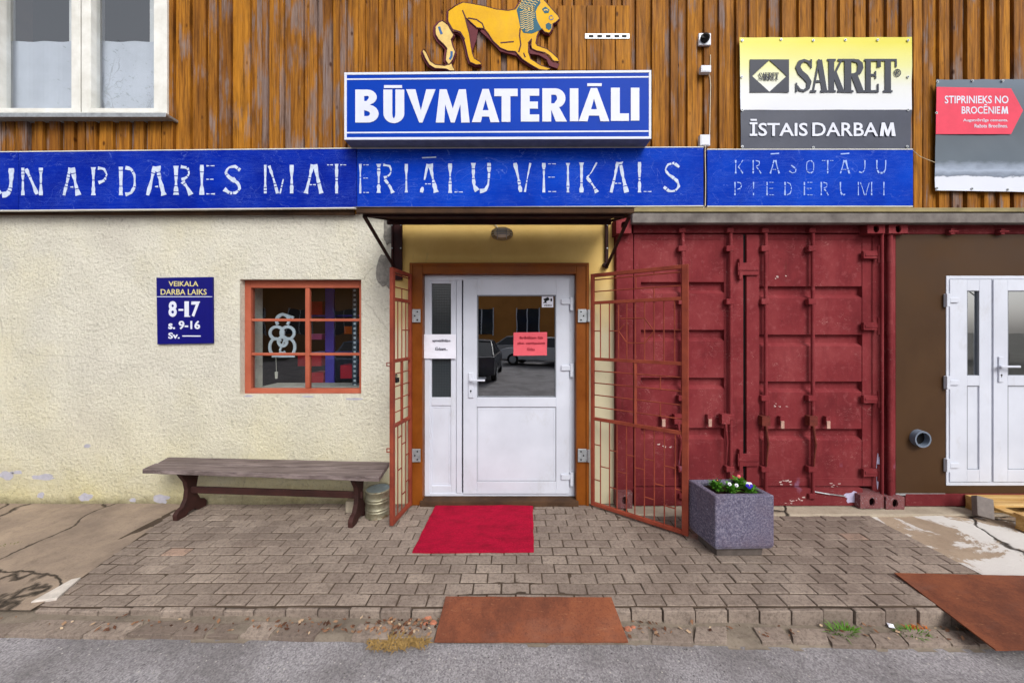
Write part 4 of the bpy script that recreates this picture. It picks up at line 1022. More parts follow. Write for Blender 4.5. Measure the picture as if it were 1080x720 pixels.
cz = mg.ramp(mg.math('ADD', mg.math('DIVIDE', mg.z(), P(0, 84, yBB).z-P(0, 201, yBB).z), mg.math('MULTIPLY', mg.math('SUBTRACT', mg.noise(5, 6, .6, sc=(1, 1, 2.5)), .5), .12)),
             [(.12, srgb(204, 208, 220)), (.13, srgb(96, 106, 122)), (.19, srgb(150, 162, 182)), (.27, srgb(80, 92, 104)), (.6, srgb(66, 76, 86)), (1, srgb(86, 100, 116))])
mg.color(cz)
obj('print', banner_mb([(987, 84), (1112, 83), (1112, 203), (986, 201)], yBB, .006, seed=4), mg.m, BB, smooth='all')
yt2 = yBB-.009
mb = MB(); mb.pprism([(ce(66), de(112)), (ce(470), de(120)), (ce(535), de(240)), (ce(470), de(368)), (ce(62), de(368))], yt2+.001, yt2+.003)
obj('arrow_panel', mb, simple('pink_red_print', srgb(214, 62, 86), .45, var=.1, scale=5, bumpy=0), BB)
obj('lettering', merge(text_mb('STIPRINIEKS NO', ce(110), de(160), ce(456), de(202), yt2-.0005, .014, .001), text_mb('BROCĒNIE', ce(202), de(206), ce(411), de(258), yt2-.0005, .014, .001), heavy_m(ce, de, 417, 455, 218, 258, yt2-.0005),
    text_mb('Augstvērtīgs cements.', ce(210), de(284), ce(453), de(304), yt2-.0005, .01, .001), text_mb('Ražots Brocēnos.', ce(272), de(312), ce(453), de(333), yt2-.0005, .01, .001)), WHITE, BB)
eyelets(BB, [(989, 86), (1026, 85), (1058, 85), (988, 119), (988.5, 198.5), (1025.5, 199), (1063, 200)], yt2)

# lion cut-out
LI = thing('lion_cutout', 'yellow painted plywood lion with blue mane striding above the box sign', 'wall decoration', P(520, 74, -.06))
lx = lambda x: 435+x/6.353; lv = lambda y: y/6.353
body = [(240, 75), (290, 40), (340, 15), (400, 25), (480, 40), (560, 62), (640, 72), (690, 62), (705, 40), (725, 10), (745, -20), (800, -34), (860, -22), (895, 15), (925, 50), (975, 105), (985, 125), (960, 150), (940, 160), (938, 190), (918, 222), (885, 214), (868, 192), (850, 205),
        (835, 240), (826, 290), (835, 305), (900, 328), (940, 358), (975, 392), (982, 412), (945, 408), (918, 372), (885, 352), (830, 340), (800, 325), (795, 300), (800, 268), (778, 290), (776, 350), (792, 395), (860, 438), (926, 460), (900, 471), (850, 466), (790, 432), (735, 395),
        (690, 345), (640, 342), (590, 322), (540, 275), (505, 220), (480, 192), (432, 186), (392, 150), (362, 120), (372, 180), (384, 250), (392, 310), (402, 360), (414, 392), (452, 414), (462, 432), (425, 434), (385, 415), (370, 370), (360, 320), (345, 260), (325, 225), (300, 212), (270, 210), (245, 172), (238, 130)]
leg2 = [(200, 140), (235, 165), (255, 200), (276, 235), (258, 265), (270, 310), (287, 350), (270, 400), (245, 435), (222, 405), (226, 360), (232, 325), (212, 300), (175, 265), (155, 230), (153, 180), (178, 150)]
tail = [(75, 330), (92, 350), (118, 408), (152, 432), (215, 440), (262, 425), (268, 440), (285, 474), (250, 474), (225, 462), (150, 458), (112, 434), (85, 390), (66, 345)]
def lpoly(mb, pts, y0, y1, dx=0, dy=0): mb.pprism([(lx(a+dx), lv(b+dy)) for a, b in pts], y0, y1)
def grow(pts, d):
    n = len(pts); out = []
    A = sum(pts[i][0]*pts[(i+1) % n][1]-pts[(i+1) % n][0]*pts[i][1] for i in range(n)); sg = 1 if A > 0 else -1
    for i in range(n):
        a, b = pts[i-1], pts[(i+1) % n]; tx, ty = b[0]-a[0], b[1]-a[1]; q = math.hypot(tx, ty) or 1
        out.append((pts[i][0]+sg*ty/q*d, pts[i][1]-sg*tx/q*d))
    return out
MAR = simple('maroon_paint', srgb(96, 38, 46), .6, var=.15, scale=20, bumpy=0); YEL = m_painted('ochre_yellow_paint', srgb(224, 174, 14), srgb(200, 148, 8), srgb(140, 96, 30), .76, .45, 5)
CREAM = simple('cream_paint', srgb(216, 184, 110), .5, var=.15, scale=20, bumpy=0)
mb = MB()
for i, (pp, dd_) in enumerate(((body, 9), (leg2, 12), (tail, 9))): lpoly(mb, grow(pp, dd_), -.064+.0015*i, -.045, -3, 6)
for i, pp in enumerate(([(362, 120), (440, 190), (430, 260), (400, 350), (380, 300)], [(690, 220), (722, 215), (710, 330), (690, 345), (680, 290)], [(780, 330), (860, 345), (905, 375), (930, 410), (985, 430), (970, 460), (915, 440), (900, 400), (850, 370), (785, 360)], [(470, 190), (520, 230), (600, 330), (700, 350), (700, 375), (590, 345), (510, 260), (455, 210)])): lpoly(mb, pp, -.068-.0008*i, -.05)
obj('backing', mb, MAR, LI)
mb = MB(); lpoly(mb, body, -.076, -.0675); obj('body', mb, YEL, LI, bevel=.0015)
mb = MB(); lpoly(mb, leg2, -.0745, -.0662); lpoly(mb, tail, -.0735, -.066); obj('hind_leg_and_tail', mb, CREAM, LI, bevel=.0015)
mb = MB(); BLK = simple('dark_outline_paint', srgb(40, 24, 34), .6, var=0, bumpy=0)
def lline(mb, pts, w_, y=-.0772):
    q = [P(lx(a), lv(b), y) for a, b in pts]; mb.ribbon([(p.x, p.z) for p in q], w_*(D+y)/F/6.353, y, y+.0015)
for pts in ([(335, 70), (352, 110), (362, 150), (380, 220)], [(372, 122), (430, 132), (468, 160), (480, 190)], [(240, 150), (270, 200), (320, 215), (350, 265)], [(722, 190), (718, 240), (726, 300), (712, 350)], [(775, 290), (800, 262)], [(590, 288), (680, 280)], [(745, 355), (755, 385)]): lline(mb, pts, 9)
OUTP = simple('plum_outline_paint', srgb(74, 34, 40), .6, var=0, bumpy=0)
for k_, pp in enumerate((body, leg2, tail)): lline(mb, pp+[pp[0], pp[1]], 5, -.0770-.0001*k_ if k_ == 0 else -.0752)
objs('outline', mb, OUTP, LI)
mb = MB(); TEAL = simple('teal_paint', srgb(20, 84, 104), .5, var=.2, scale=20, bumpy=0)
lpoly(mb, [(698, 66), (716, 36), (736, 6), (765, -16), (810, -26), (850, -14), (858, 20), (836, 52), (826, 78), (832, 130), (850, 168), (866, 196), (835, 212), (800, 226), (745, 222), (724, 190), (712, 130)], -.0775, -.076)
lpoly(mb, [(893, 165), (912, 152), (932, 165), (932, 190), (915, 203), (895, 190)], -.0778, -.076); lpoly(mb, [(868, 62), (890, 45), (918, 66), (912, 88), (885, 90)], -.0778, -.076)
obj('mane', mb, TEAL, LI)
mb = MB()
for i in range(17):
    y_ = -12+i*14; x0 = 715+max(0, 3-i)*12; 
    pts = [(x0+k*14+ (i*.8), y_ + (10 - k*5 if i > 5 else k*3-6)*1.1 + (4 if k % 2 else -3)) for k in range(8 if i < 5 else 8)]
    pts = [p for p in pts if p[0] < (850 if i < 5 else 822) and p[1] < 214 + (0 if p[0] > 750 else -20)]
    if len(pts) > 1: lline(mb, pts, 4.6, -.0792)
lline(mb, [(880, 70), (900, 66), (908, 72)], 7, -.0795)
obj('mane_strokes', mb, CREAM, LI)
mb = MB(); p = [(930+14*math.cos(a*.6), 120+14*math.sin(a*.6)) for a in range(0, 10)]; lline(mb, p, 5, -.0779)
lline(mb, [(178, 180), (186, 205), (196, 230)], 16, -.076); lline(mb, [(262, 345), (262, 375), (250, 400)], 16, -.076)
obj('blue_marks', mb, simple('sea_blue_paint', srgb(48, 96, 150), .5, var=.1, bumpy=0), LI)

# small wall fittings
q = P(743, 41, -.06)
s = thing('sensor', 'small dark round sensor on a white base left of the yellow banner', 'sensor', q)
mb = MB(); mb.fbox(737, 35, 750, 47.5, -.062, -.04); obj('base', mb, PVC, s, bevel=.004)
mb = MB(); mb.cyl(P(743.5, 40.5, -.095), P(743.5, 40.5, -.062), .035, .045, 18); mb.fbox(740, 36.5, 746, 40, -.1, -.09); obj('head', mb, BLACK, s, bevel=.003)
for (a, b, c_, d2, lb) in ((739.5, 69, 750, 76, 'small white junction box on the cladding below the dark sensor'), (738.5, 142, 749, 153.5, 'square white junction box on the cladding just above the blue fascia joint')):
    mb = MB(); mb.fbox(a, b, c_, d2, -.082, -.04); mb.fbox(a+1, b+1, c_-1, d2-1, -.085, -.082)
    cat_obj('junction_box', mb, PVC, lb, 'junction box', P(a, d2, -.06), 'junction boxes on the cladding', bevel=.003)
mb = MB(); mb.tube([P(749.3, 58, -.045), P(749.3, 66, -.05), P(749, 69, -.06)], .0035, 6); mb.tube([P(745, 76, -.06), P(748.6, 80, -.048), P(749.4, 90, -.045), P(748.6, 130, -.045), P(748.4, 142, -.05)], .004, 6)
mb.tube([P(744, 153, -.11), P(743.6, 160, -.112), P(744.2, 190, -.112), P(743.8, 217, -.112), P(739, 222, -.115), P(735, 224, -.12)], .0035, 6)
cat_obj('cable', mb, simple('cable_white', srgb(206, 196, 176), .6, var=.1, bumpy=0), 'thin white cable running down between the junction boxes and over the fascia joint', 'cable', P(748, 153, -.05))
mb = MB(); mb.tube([P(962, 158, -.1), P(970, 165, -.085), P(986, 171.5, -.08)], .003, 6)
cat_obj('cord', mb, simple('cord_beige', srgb(196, 180, 150), .7, var=0, bumpy=0), 'thin beige cord strung between the two banners', 'cord', P(970, 165, -.09))
# bulkhead lamp
LA = thing('bulkhead_lamp', 'oval caged bulkhead lamp on the yellow wall above the entrance', 'lamp', P(529.5, 254, 0))
c0 = P(529.5, 246.8, -.0)
def oval(mb, y0, y1, rx, rz, rx1=None, rz1=None, n=28):
    rx1 = rx1 or rx; rz1 = rz1 or rz
    v = [(c0.x+rx*math.cos(2*PI*i/n), y0, c0.z+rz*math.sin(2*PI*i/n)) for i in range(n)] + [(c0.x+rx1*math.cos(2*PI*i/n), y1, c0.z+rz1*math.sin(2*PI*i/n)) for i in range(n)]
    mb.add(v, [tuple(range(n)), tuple(range(2*n-1, n-1, -1))] + [(i, i+n, (i+1) % n+n, (i+1) % n) for i in range(n)])
mb = MB(); oval(mb, -.03, .014, .11, .066); obj('base', mb, simple('lamp_base', srgb(150, 130, 96), .6, var=.2), LA, bevel=.004)
mb = MB(); oval(mb, -.085, -.03, .06, .03, .088, .05); obj('glass', mb, simple('frosted_glass', srgb(206, 200, 184), .2, var=.1, bumpy=0), LA, bevel=.012)
mb = MB()
for dz in (-.024, 0, .024): mb.tube([(c0.x-.1, -.035, c0.z+dz), (c0.x-.06, -.088, c0.z+dz), (c0.x, -.094, c0.z+dz), (c0.x+.06, -.088, c0.z+dz), (c0.x+.1, -.035, c0.z+dz)], .0035, 6)
for dx in (-.045, .045): mb.tube([(c0.x+dx, -.035, c0.z-.056), (c0.x+dx, -.09, c0.z-.03), (c0.x+dx, -.09, c0.z+.03), (c0.x+dx, -.035, c0.z+.056)], .0035, 6)
obj('cage', mb, GALV, LA)
mb = MB(); mb.tube([P(525, 240, .0), P(520, 235, .0), P(512, 232, 0)], .004, 6); obj('wire', mb, GALV, LA)

# canopy over the door
CA = thing('door_canopy', 'shallow dark timber canopy on steel brackets over the entrance', 'canopy', (-.2, -.4, 2.6))
yA, yB_ = -.82, .0
zfA = P(0, 224, yA).z; zbA = P(0, 232.5, 0).z; xa, xb = P(377, 0, yA).x, P(668, 0, yA).x
def cz_(y): return zfA + (zbA-zfA)*(y-yA)/(yB_-yA)
mb = MB(); n = 8
for i in range(n):
    y0 = yA+(-.125-yA)*i/n; y1 = yA+(-.125-yA)*(i+1)/n-.006
    z0, z1 = cz_(y0), cz_(y1)
    v = [(xa, y0, z0), (xb, y0, z0), (xb, y1, z1), (xa, y1, z1)]; random.seed(i)
    mb.add(v+[(a, b, c_+.02) for a, b, c_ in v], [(3, 2, 1, 0), (4, 5, 6, 7), (0, 1, 5, 4), (1, 2, 6, 5), (2, 3, 7, 6), (3, 0, 4, 7)], random.random())
obj('deck_boards', mb, DARKW, CA, bevel=.002)
mb = MB(); mb.box(xa, yA-.022, zfA-.012, xb, yA-.001, zfA+.028); obj('front_edge', mb, DARKW, CA, bevel=.003)
mb = MB(); mb.box(xa+.06, yA+.03, zfA-.022, xb-.06, yA+.06, zfA-.002); mb.box(P(414, 0).x, -.16, cz_(-.14)-.05, P(640, 0).x, -.128, cz_(-.14)-.002); objs('purlin', mb, DARKMET, CA)
mb = MB(); mb.box(xa, yA-.03, zfA+.0285, xb, -.12, zfA+.031); 
mb = MB(); v = [(xa-.02, yA-.03, zfA+.03), (xb+.02, yA-.03, zfA+.03), (xb+.02, -.12, cz_(-.12)+.03), (xa-.02, -.12, cz_(-.12)+.03)]
mb.add(v+[(a, b, c_+.004) for a, b, c_ in v], [(3, 2, 1, 0), (4, 5, 6, 7), (0, 1, 5, 4), (1, 2, 6, 5), (2, 3, 7, 6), (3, 0, 4, 7)])
obj('sheet_covering', mb, GREYW, CA)
for side, up_, uf in ((0, 418.5, 384), (1, 640, 664)):
    mb = MB(); xw = P(up_, 0, -.02).x; xf = P(uf, 0, yA+.05).x; zw0 = P(0, 283, 0).z; zw1 = P(0, 231, 0).z
    if side == 0:
        mb.box(xw-.052, -.03, zw0-.12, xw-.035, -.001, zw1); mb.box(xw+.035, -.03, zw0-.12, xw+.052, -.001, zw1); mb.box(xw-.035, -.014, zw0-.12, xw+.035, -.001, zw1)
        mb.beam((xw-.03, -.03, zw0+.02), (xf, yA+.05, zfA-.01), .022, .022); mb.beam((xw-.03, -.03, zw1-.02), (xf, yA+.05, zfA-.006), .022, .022)
    else:
        mb.box(xw-.014, -.03, zw0, xw+.014, .011, zw1-.02); mb.beam((xw, -.03, zw0+.02), (xf, yA+.05, zfA-.01), .022, .022); mb.beam((xw, -.03, zw1-.04), (xf, yA+.05, zfA-.006), .02, .02)
        mb.cyl((xw-.02, -.05, zw0+.03), (xw-.02, -.0, zw0+.03), .022, n=10)
    br_ = obj('bracket', mb, DARKMET, CA)
    mb = MB()
    for zz_ in (zw1-.07, zw1-.3, zw0-.05):
        for dx in ((-.044, .044) if side == 0 else (0,)): mb.cyl((xw+dx, -.038, zz_), (xw+dx, -.029, zz_), .007, n=8)
    objs('screw_head', mb, GALV, br_)

# ================================================================== SECURITY GATES
def gate(name_lab, hx, hy, fx, fy, zlo, zhi, spec, wst):
    root = thing('security_gate', name_lab, 'gate', (hx, hy, zlo), 'steel security gates at the entrance')
    d = Vector((fx-hx, fy-hy, 0)); W = d.length; d.normalize(); nrm = Vector((-d.y, d.x, 0))
    def at(s, z, o=0): return Vector((hx, hy, 0)) + d*s + nrm*o + Vector((0, 0, z))
    def px(u, v):
        k = (u-540)/F                           # ray x = k*(y+D)
        # hx + d.x s = k (hy + d.y s + D)
        s = (k*(hy+D)-hx)/(d.x-k*d.y); Z = hy+d.y*s+D; return s, H-(v-348)*Z/F
    mb = MB(); t = .034
    mb.beam(at(t/2, zlo), at(t/2, zhi), t, .03, up=nrm); mb.beam(at(W-wst/2, zlo), at(W-wst/2, zhi), wst, .034, up=nrm)
    mb.beam(at(t, zhi-t/2), at(W-wst, zhi-t/2), .028, t); mb.beam(at(t, zlo+t/2), at(W-wst, zlo+t/2), .028, t)
    obj('frame', mb, GATE, root, bevel=.003)
    spec(root, at, px, W, t, wst)
    return root
SC4 = lambda x, y: (610+x/4.8, 270+y/4.8)
SC5 = lambda x, y: (610+x/4.5, 410+y/4.5)
def right_spec(root, at, px, W, t, wst):
    zr = [px(*SC4(300, 226))[1], px(*SC4(300, 532))[1], px(*SC5(285, 175))[1]]
    for z in zr:
        mb = MB(); mb.beam(at(t, z), at(W-wst, z), .026, .030); obj('rail', mb, GATE, root, bevel=.002)
    zt_, zb_ = H*0+2.265, .03
    def bar(a, b, r=.0055):
        mb = MB(); mb.cyl(at(*a), at(*b), r, n=8); obj('bar', mb, GATE, root)
    def hb(sc, x0, x1, yv):                      # horizontal bar level at measured height
        s0 = px(*sc(x0, yv))[0]; s1 = px(*sc(x1, yv))[0]; z = px(*sc((x0+x1)/2, yv))[1]; bar((s0, z), (s1, z))
    for z in (zr[0]+.11, zr[0]+.225): bar((t, z), (W-wst, z))
    def vb(sc, x, z0, z1, r=.0055): s = px(*sc(x, 300))[0]; bar((s, z0), (s, z1), r)
    vb(SC4, 383, zr[0]+.225, zhi_-t); vb(SC4, 290, zr[0]+.11, zr[0]+.225); vb(SC4, 383, zr[0], zr[0]+.11)
    xs = (112, 157, 203, 245, 288, 335, 383, 433, 487)
    for x in xs: vb(SC4, x, zr[1], zr[0])
    S = lambda x: px(*SC4(x, 300))[0]; zm = (zr[0]+zr[1])/2; e = .012
    bar((t, zm), (S(112), zm)); bar((S(157), zm), (S(203), zm)); bar((S(487), zm+.01), (W-wst, zm+.01))
    bar((S(203), zm), (S(245), zm-.11)); bar((S(245), zm-.11), (S(335), zm-.11)); bar((S(335), zm-.11), (S(383), zm)); bar((S(383), zm), (S(335), zm+.115)); bar((S(215), zm+.115), (S(335), zm+.115)); bar((S(203), zm), (S(232), zm+.06))
    z3 = zr[1]-zr[2]
    for k in (1, 2, 3, 4): bar((t, zr[1]-z3*k/5), (W-wst, zr[1]-z3*k/5))
    mb = MB(); sm = S(288); mb.beam(at(sm, zr[2]+.015), at(sm, zr[1]-.015), .024, .02, up=(0, 1, 0)); obj('rail', mb, GATE, root)
    bar((S(415), zr[1]-z3*.2), (S(415), zr[1]-z3*.4)); bar((S(415), zr[1]-z3*.6), (S(415), zr[1]-z3*.8))
    xs = (105, 148, 183, 228, 268, 313, 360, 408, 460); S5 = lambda x: px(*SC5(x, 300))[0]
    for x in xs: vb(SC5, x, t, zr[2])
    for (x0, x1, f) in ((68, 105, .70), (105, 148, .46), (68, 105, .29), (148, 183, .67), (183, 228, .45), (148, 183, .25), (228, 268, .66), (313, 360, .66), (408, 460, .63), (268, 313, .54), (360, 408, .42), (313, 360, .25), (408, 460, .22), (460, 500, .42)):
        z = t + (zr[2]-t)*f; bar((max(t, S5(x0)), z), (min(W-wst, S5(x1)), z))
    for v in (333, 480):
        zz_ = H-(v-348)*(D-.05)/F; mb = MB(); x0 = P(609.5, 0, -.05).x
        mb.box(x0, -.054, zz_-.065, x0+.085, -.0475, zz_+.065); mb.cyl((x0+.105, -.062, zz_-.06), (x0+.105, -.062, zz_+.06), .016, n=12); mb.box(x0+.08, -.058, zz_-.05, x0+.108, -.05, zz_+.05)
        h = obj('hinge', mb, GALV, root, bevel=.002)
        mb = MB()
        for dz in (-.04, .0, .04): mb.cyl((x0+.03+(dz == 0)*.025, -.058, zz_+dz), (x0+.03+(dz == 0)*.025, -.053, zz_+dz), .008, n=8)
        objs('screw_head', mb, BLACK, h)
def left_spec(root, at, px, W, t, wst):
    zr = [H-(317-348)*3.3/F, H-(379-348)*3.3/F, H-(444-348)*3.3/F]
    for z in zr:
        mb = MB(); mb.beam(at(t, z), at(W-wst, z), .026, .030); obj('rail', mb, GATE, root, bevel=.002)
    def bar(a, b):
        mb = MB(); mb.cyl(at(*a), at(*b), .0055, n=8); obj('bar', mb, GATE, root)
    for z in (zr[0]+.11, zr[0]+.225): bar((t, z), (W-wst, z))
    q = [t+(W-wst-t)*k/4 for k in (1, 2, 3)]
    bar((q[1], zr[0]), (q[1], zr[0]+.11))
    for s_ in q: bar((s_, zr[1]), (s_, zr[0])); bar((s_, t), (s_, zr[2]))
    zm = (zr[0]+zr[1])/2; bar((t, zm), (q[1], zm-.0))
    z3 = zr[1]-zr[2]
    for k in (1, 2, 3, 4): bar((t, zr[1]-z3*k/5), (W-wst, zr[1]-z3*k/5))
    mb = MB(); mb.beam(at(q[1], zr[2]+.015), at(q[1], zr[1]-.015), .022, .02, up=(0, 1, 0)); obj('rail', mb, GATE, root)
    for a, b, f in ((0, 1, .6), (1, 2, .75), (2, 3, .5), (0, 1, .3), (1, 2, .2), (2, 3, .85)):
        s0 = [t]+q+[W-wst]; bar((s0[a], t+(zr[2]-t)*f), (s0[b], t+(zr[2]-t)*f))
    mb = MB(); p = at(W, zr[1]-.07); 
    for v in (384, 474):
        z = H-(v-348)*3.1/F; c1 = at(W, z); mb.box(c1.x-.035, c1.y-.006, z-.018, c1.x-.001, c1.y+.006, z-.012); mb.box(c1.x-.035, c1.y-.006, z+.012, c1.x-.001, c1.y+.006, z+.018); mb.box(c1.x-.041, c1.y-.006, z-.018, c1.x-.035, c1.y+.006, z+.018)
    obj('padlock_eye', mb, GATE, root)
    mb = MB(); c1 = at(W-.09, H-(400-348)*3.15/F, .0); mb.box(c1.x-.02, c1.y-.03, c1.z-.03, c1.x+.02, c1.y+.03, c1.z+.01); mb.tube([(c1.x, c1.y-.02, c1.z), (c1.x, c1.y-.02, c1.z+.04), (c1.x, c1.y+.02, c1.z+.04), (c1.x, c1.y+.02, c1.z)], .005, 6)
    obj('padlock', mb, BLACK, root, bevel=.004)
    for v in (333, 480):
        zz_ = H-(v-348)*(D-.05)/F; mb = MB(); x1 = P(443.5, 0, -.05).x
        mb.box(x1-.085, -.054, zz_-.065, x1, -.0475, zz_+.065); mb.cyl((x1-.1, -.062, zz_-.06), (x1-.1, -.062, zz_+.06), .016, n=12); mb.box(x1-.104, -.058, zz_-.05, x1-.08, -.05, zz_+.05)
        h = obj('hinge', mb, GALV, root, bevel=.002)
        mb = MB()
        for dz in (-.04, .0, .04): mb.cyl((x1-.03-(dz == 0)*.025, -.058, zz_+dz), (x1-.03-(dz == 0)*.025, -.053, zz_+dz), .008, n=8)
        objs('screw_head', mb, BLACK, h)
zhi_ = 2.295
gate('wide rust red barred security gate swung open to the right of the entrance', .782, -.055, 1.478, -.587, .022, zhi_, right_spec, .05)
gate('narrow rust red barred security gate swung open to the left of the entrance', -1.0, -.055, -1.062, -.44, .022, zhi_, left_spec, .042)

# ================================================================== CONTAINERS
YK0 = -.06                                    # plane of the door frames
WORNC = m_painted('worn_casting', srgb(128, 84, 84), srgb(96, 50, 54), srgb(150, 144, 150), .58, .8, 9)
def casting(parent, u0, v0, u1, v1, yf_):
    a = P(u0, v0, yf_); b = P(u1, v1, yf_); cx = (a.x+b.x)/2; cz = (a.z+b.z)/2; zb = max(.012, b.z); cz = (a.z+zb)/2
    mb = MB(); hole = [(cx+.028*math.cos(t_), cz+.04*math.sin(t_)) for t_ in [2*PI*i/14 for i in range(14)]]
    mb.prism([[(a.x, zb), (b.x, zb), (b.x, a.z), (a.x, a.z)], hole], yf_, yf_+.014)
    mb.box(a.x, yf_+.07, zb, b.x, yf_+.16, a.z); mb.box(a.x, yf_+.0142, zb, a.x+.014, yf_+.0698, a.z); mb.box(b.x-.014, yf_+.0142, zb, b.x, yf_+.0698, a.z); mb.box(a.x+.014, yf_+.0142, zb, b.x-.014, yf_+.0698, zb+.012); mb.box(a.x+.014, yf_+.0142, a.z-.012, b.x-.014, yf_+.0698, a.z)
    obj('corner_casting', mb, WORNC if v0 > 400 else CONT, parent)
def corr_door(parent, ua, ub, va, vb, slots, us0, us1, name='door'):
    yfr = YK0+.012; mb = MB(); A = P(ua, va, yfr); Bq = P(ub, vb, yfr); s0 = P(us0, 0, yfr).x; s1 = P(us1, 0, yfr).x
    # stiles and rails
    mb.box(A.x, yfr, Bq.z, s0, yfr+.07, A.z); mb.box(s1, yfr, Bq.z, Bq.x, yfr+.07, A.z)
    zt_ = P(0, slots[0][0]-40, yfr).z; zt_ = A.z-.05
    mb.box(s0, yfr, A.z-.05, s1, yfr+.05, A.z); mb.box(s0, yfr, Bq.z, s1, yfr+.05, Bq.z+.08)
    # corrugated infill, profile in (z, y)
    prof = [(A.z-.05, yfr+.006)]
    for (v0, v1) in slots:
        z0 = P(0, v0, yfr).z; z1 = P(0, v1, yfr).z
        prof += [(z0+.006, yfr+.006), (z0-.002, yfr+.046), (z1+.012, yfr+.046), (z1-.020, yfr+.006)]
    prof.append((Bq.z+.08, yfr+.006)); n = len(prof)
    mb.add([(s0, y, z) for z, y in prof]+[(s1, y, z) for z, y in prof], [(i, i+1, n+i+1, n+i) for i in range(n-1)])
    return obj(name, mb, CONT, parent, bevel=.003)
C1 = thing('shipping_container', 'faded red shipping container with closed double doors and locking rods right of the entrance', 'container', P(790, 530, 0))
mb = MB(); L = P(650, 0, YK0).x; Rr = P(932.5, 0, YK0).x; ztc = P(0, 232, YK0).z
mb.box(L, .03, .02, L+.02, 2.6, ztc); mb.box(Rr-.02, .03, .02, Rr, 2.6, ztc); mb.box(L+.02, 2.58, .02, Rr-.02, 2.6, ztc); mb.box(L+.02, .06, ztc-.02, Rr-.02, 2.58, ztc); mb.box(L+.02, .06, .02, Rr-.02, 2.58, .04)
obj('shell', mb, CONT, C1)
mb = MB(); mb.fbox(650, 246, 668, 522, YK0, .06); mb.fbox(920, 246, 932.5, 522, YK0+.03, .06); objs('corner_post', mb, CONT, C1, bevel=.008)
mb = MB(); mb.fbox(668, 234, 915, 245.5, YK0-.004, .06); obj('top_rail', mb, CONT, C1, bevel=.004)
mb = MB(); mb.box(P(668, 0, YK0).x, YK0-.02, .02, P(908, 0, YK0).x, .06, P(0, 514, YK0).z); obj('bottom_rail', mb, CONT, C1, bevel=.004)
casting(C1, 650, 230, 666, 246, -.14); casting(C1, 915, 236.5, 933.5, 246, -.14)
casting(C1, 907.5, 522, 932, 536, -.14); casting(C1, 651, 519, 667, 536, -.12)
slots = [(302.5, 312), (353.5, 363), (403, 411.5), (453, 462)]
dL = corr_door(C1, 668.6, 784, 247, 512.5, [(298, 307), (348.5, 357.5), (399, 408), (452, 461)], 676, 764)
dR = corr_door(C1, 786.5, 919.4, 247, 512.5, slots, 801, 909.5)
mb = MB(); mb.fbox(787.5, 247.5, 800.5, 512, YK0-.006, YK0+.0115); obj('overlap_strip', mb, CONT, dR, bevel=.004)
mb = MB(); mb.fbox(784.1, 247.5, 786.4, 512, YK0+.02, YK0+.04); obj('door_seal', mb, BLACK, dL)
def rod(door, u, v0=241, v1=526, brackets=(262, 318, 420, 495), y=YK0-.022):
    mb = MB(); mb.cyl(P(u, v0, y), P(u, v1, y), .0165, n=14)
    r = obj('locking_rod', mb, CONT, door, smooth=True)
    mb = MB()
    for v in brackets: mb.fbox(u-4.2, v-3, u+4.2, v+3, y-.02, YK0+.012)
    mb.fbox(u-3.5, v0-1, u+3.5, v0+4, y-.026, YK0); mb.fbox(u-3.5, v1-5, u+3.5, v1, y-.026, YK0-.018)
    obj('rod_guide', mb, CONT, r, bevel=.006)
    return r
HRUST = m_painted('rusted_handle', srgb(112, 52, 44), srgb(84, 36, 32), srgb(150, 96, 60), .6, .8, 14)
def rod_handle(r, u, v, y=YK0-.05, rust=True, dx=3):
    mb = MB(); p = [P(u-1, v, y), P(u+dx*.2, v+12, y-.005), P(u+dx, v+22, y-.008), P(u+dx*.4, v+33, y-.004), P(u, v+46, y)]
    mb.tube(p, [.014, .010, .011, .008, .006], 8); mb.fbox(u-4.5, v-7, u+4, v+3, y-.012, YK0-.005)
    obj('handle', mb, HRUST if rust else CONT, r, bevel=0)
r1 = rod(dL, 720); r2 = rod(dL, 770.5, brackets=(262, 318, 440, 495)); r3 = rod(dR, 807.5); r4 = rod(dR, 857.2)
rod_handle(r2, 766, 444, rust=False, dx=1); rod_handle(r3, 808.5, 446, dx=2); rod_handle(r4, 858.5, 446, dx=2); rod_handle(r1, 716, 444, rust=False)
HASP = simple('bare_hasp_metal', srgb(188, 150, 136), .6, .2, .3, 25)
for u, v, dd2 in ((749, 437, dL), (825.5, 439, dR), (874, 439, dR), (700, 437, dL)):
    mb = MB(); mb.fbox(u-2.6, v, u+2.6, v+9, YK0-.028, YK0+.01); o_ = obj('hasp', mb, CONT, dd2, bevel=.004)
    mb = MB(); mb.fbox(u-1.6, v+5, u+2, v+13, YK0-.04, YK0-.0285); obj('hasp_plate', mb, HASP, o_, bevel=.003)
for v in (283.5, 485):
    mb = MB(); mb.fbox(778.5, v-6.5, 800.5, v+6.5, YK0-.026, YK0-.0065); mb.fbox(778.5, v-2, 800.5, v+1.5, YK0-.034, YK0-.026); mb.fbox(780, v-11, 783.5, v+11, YK0-.03, YK0+.011)
    obj('cam_keeper', mb, CONT, dR, bevel=.003)
for v in (268.5, 344, 421, 498.5):
    mb = MB(); mb.fbox(911, v-4, 930.5, v+4, YK0-.03, YK0-.0); mb.fbox(913, v-1.4, 926, v+1.4, YK0-.036, YK0-.03); mb.cyl(P(927, v-9, YK0-.03), P(927, v+9, YK0-.03), .014, n=10)
    obj('hinge', mb, CONT, dR, bevel=.003)
mb = MB(); mb.cyl(P(930.2, 246, -.11), P(930.2, 523, -.11), .013, n=12); obj('hinge_tube', mb, CONT, C1, smooth=True)
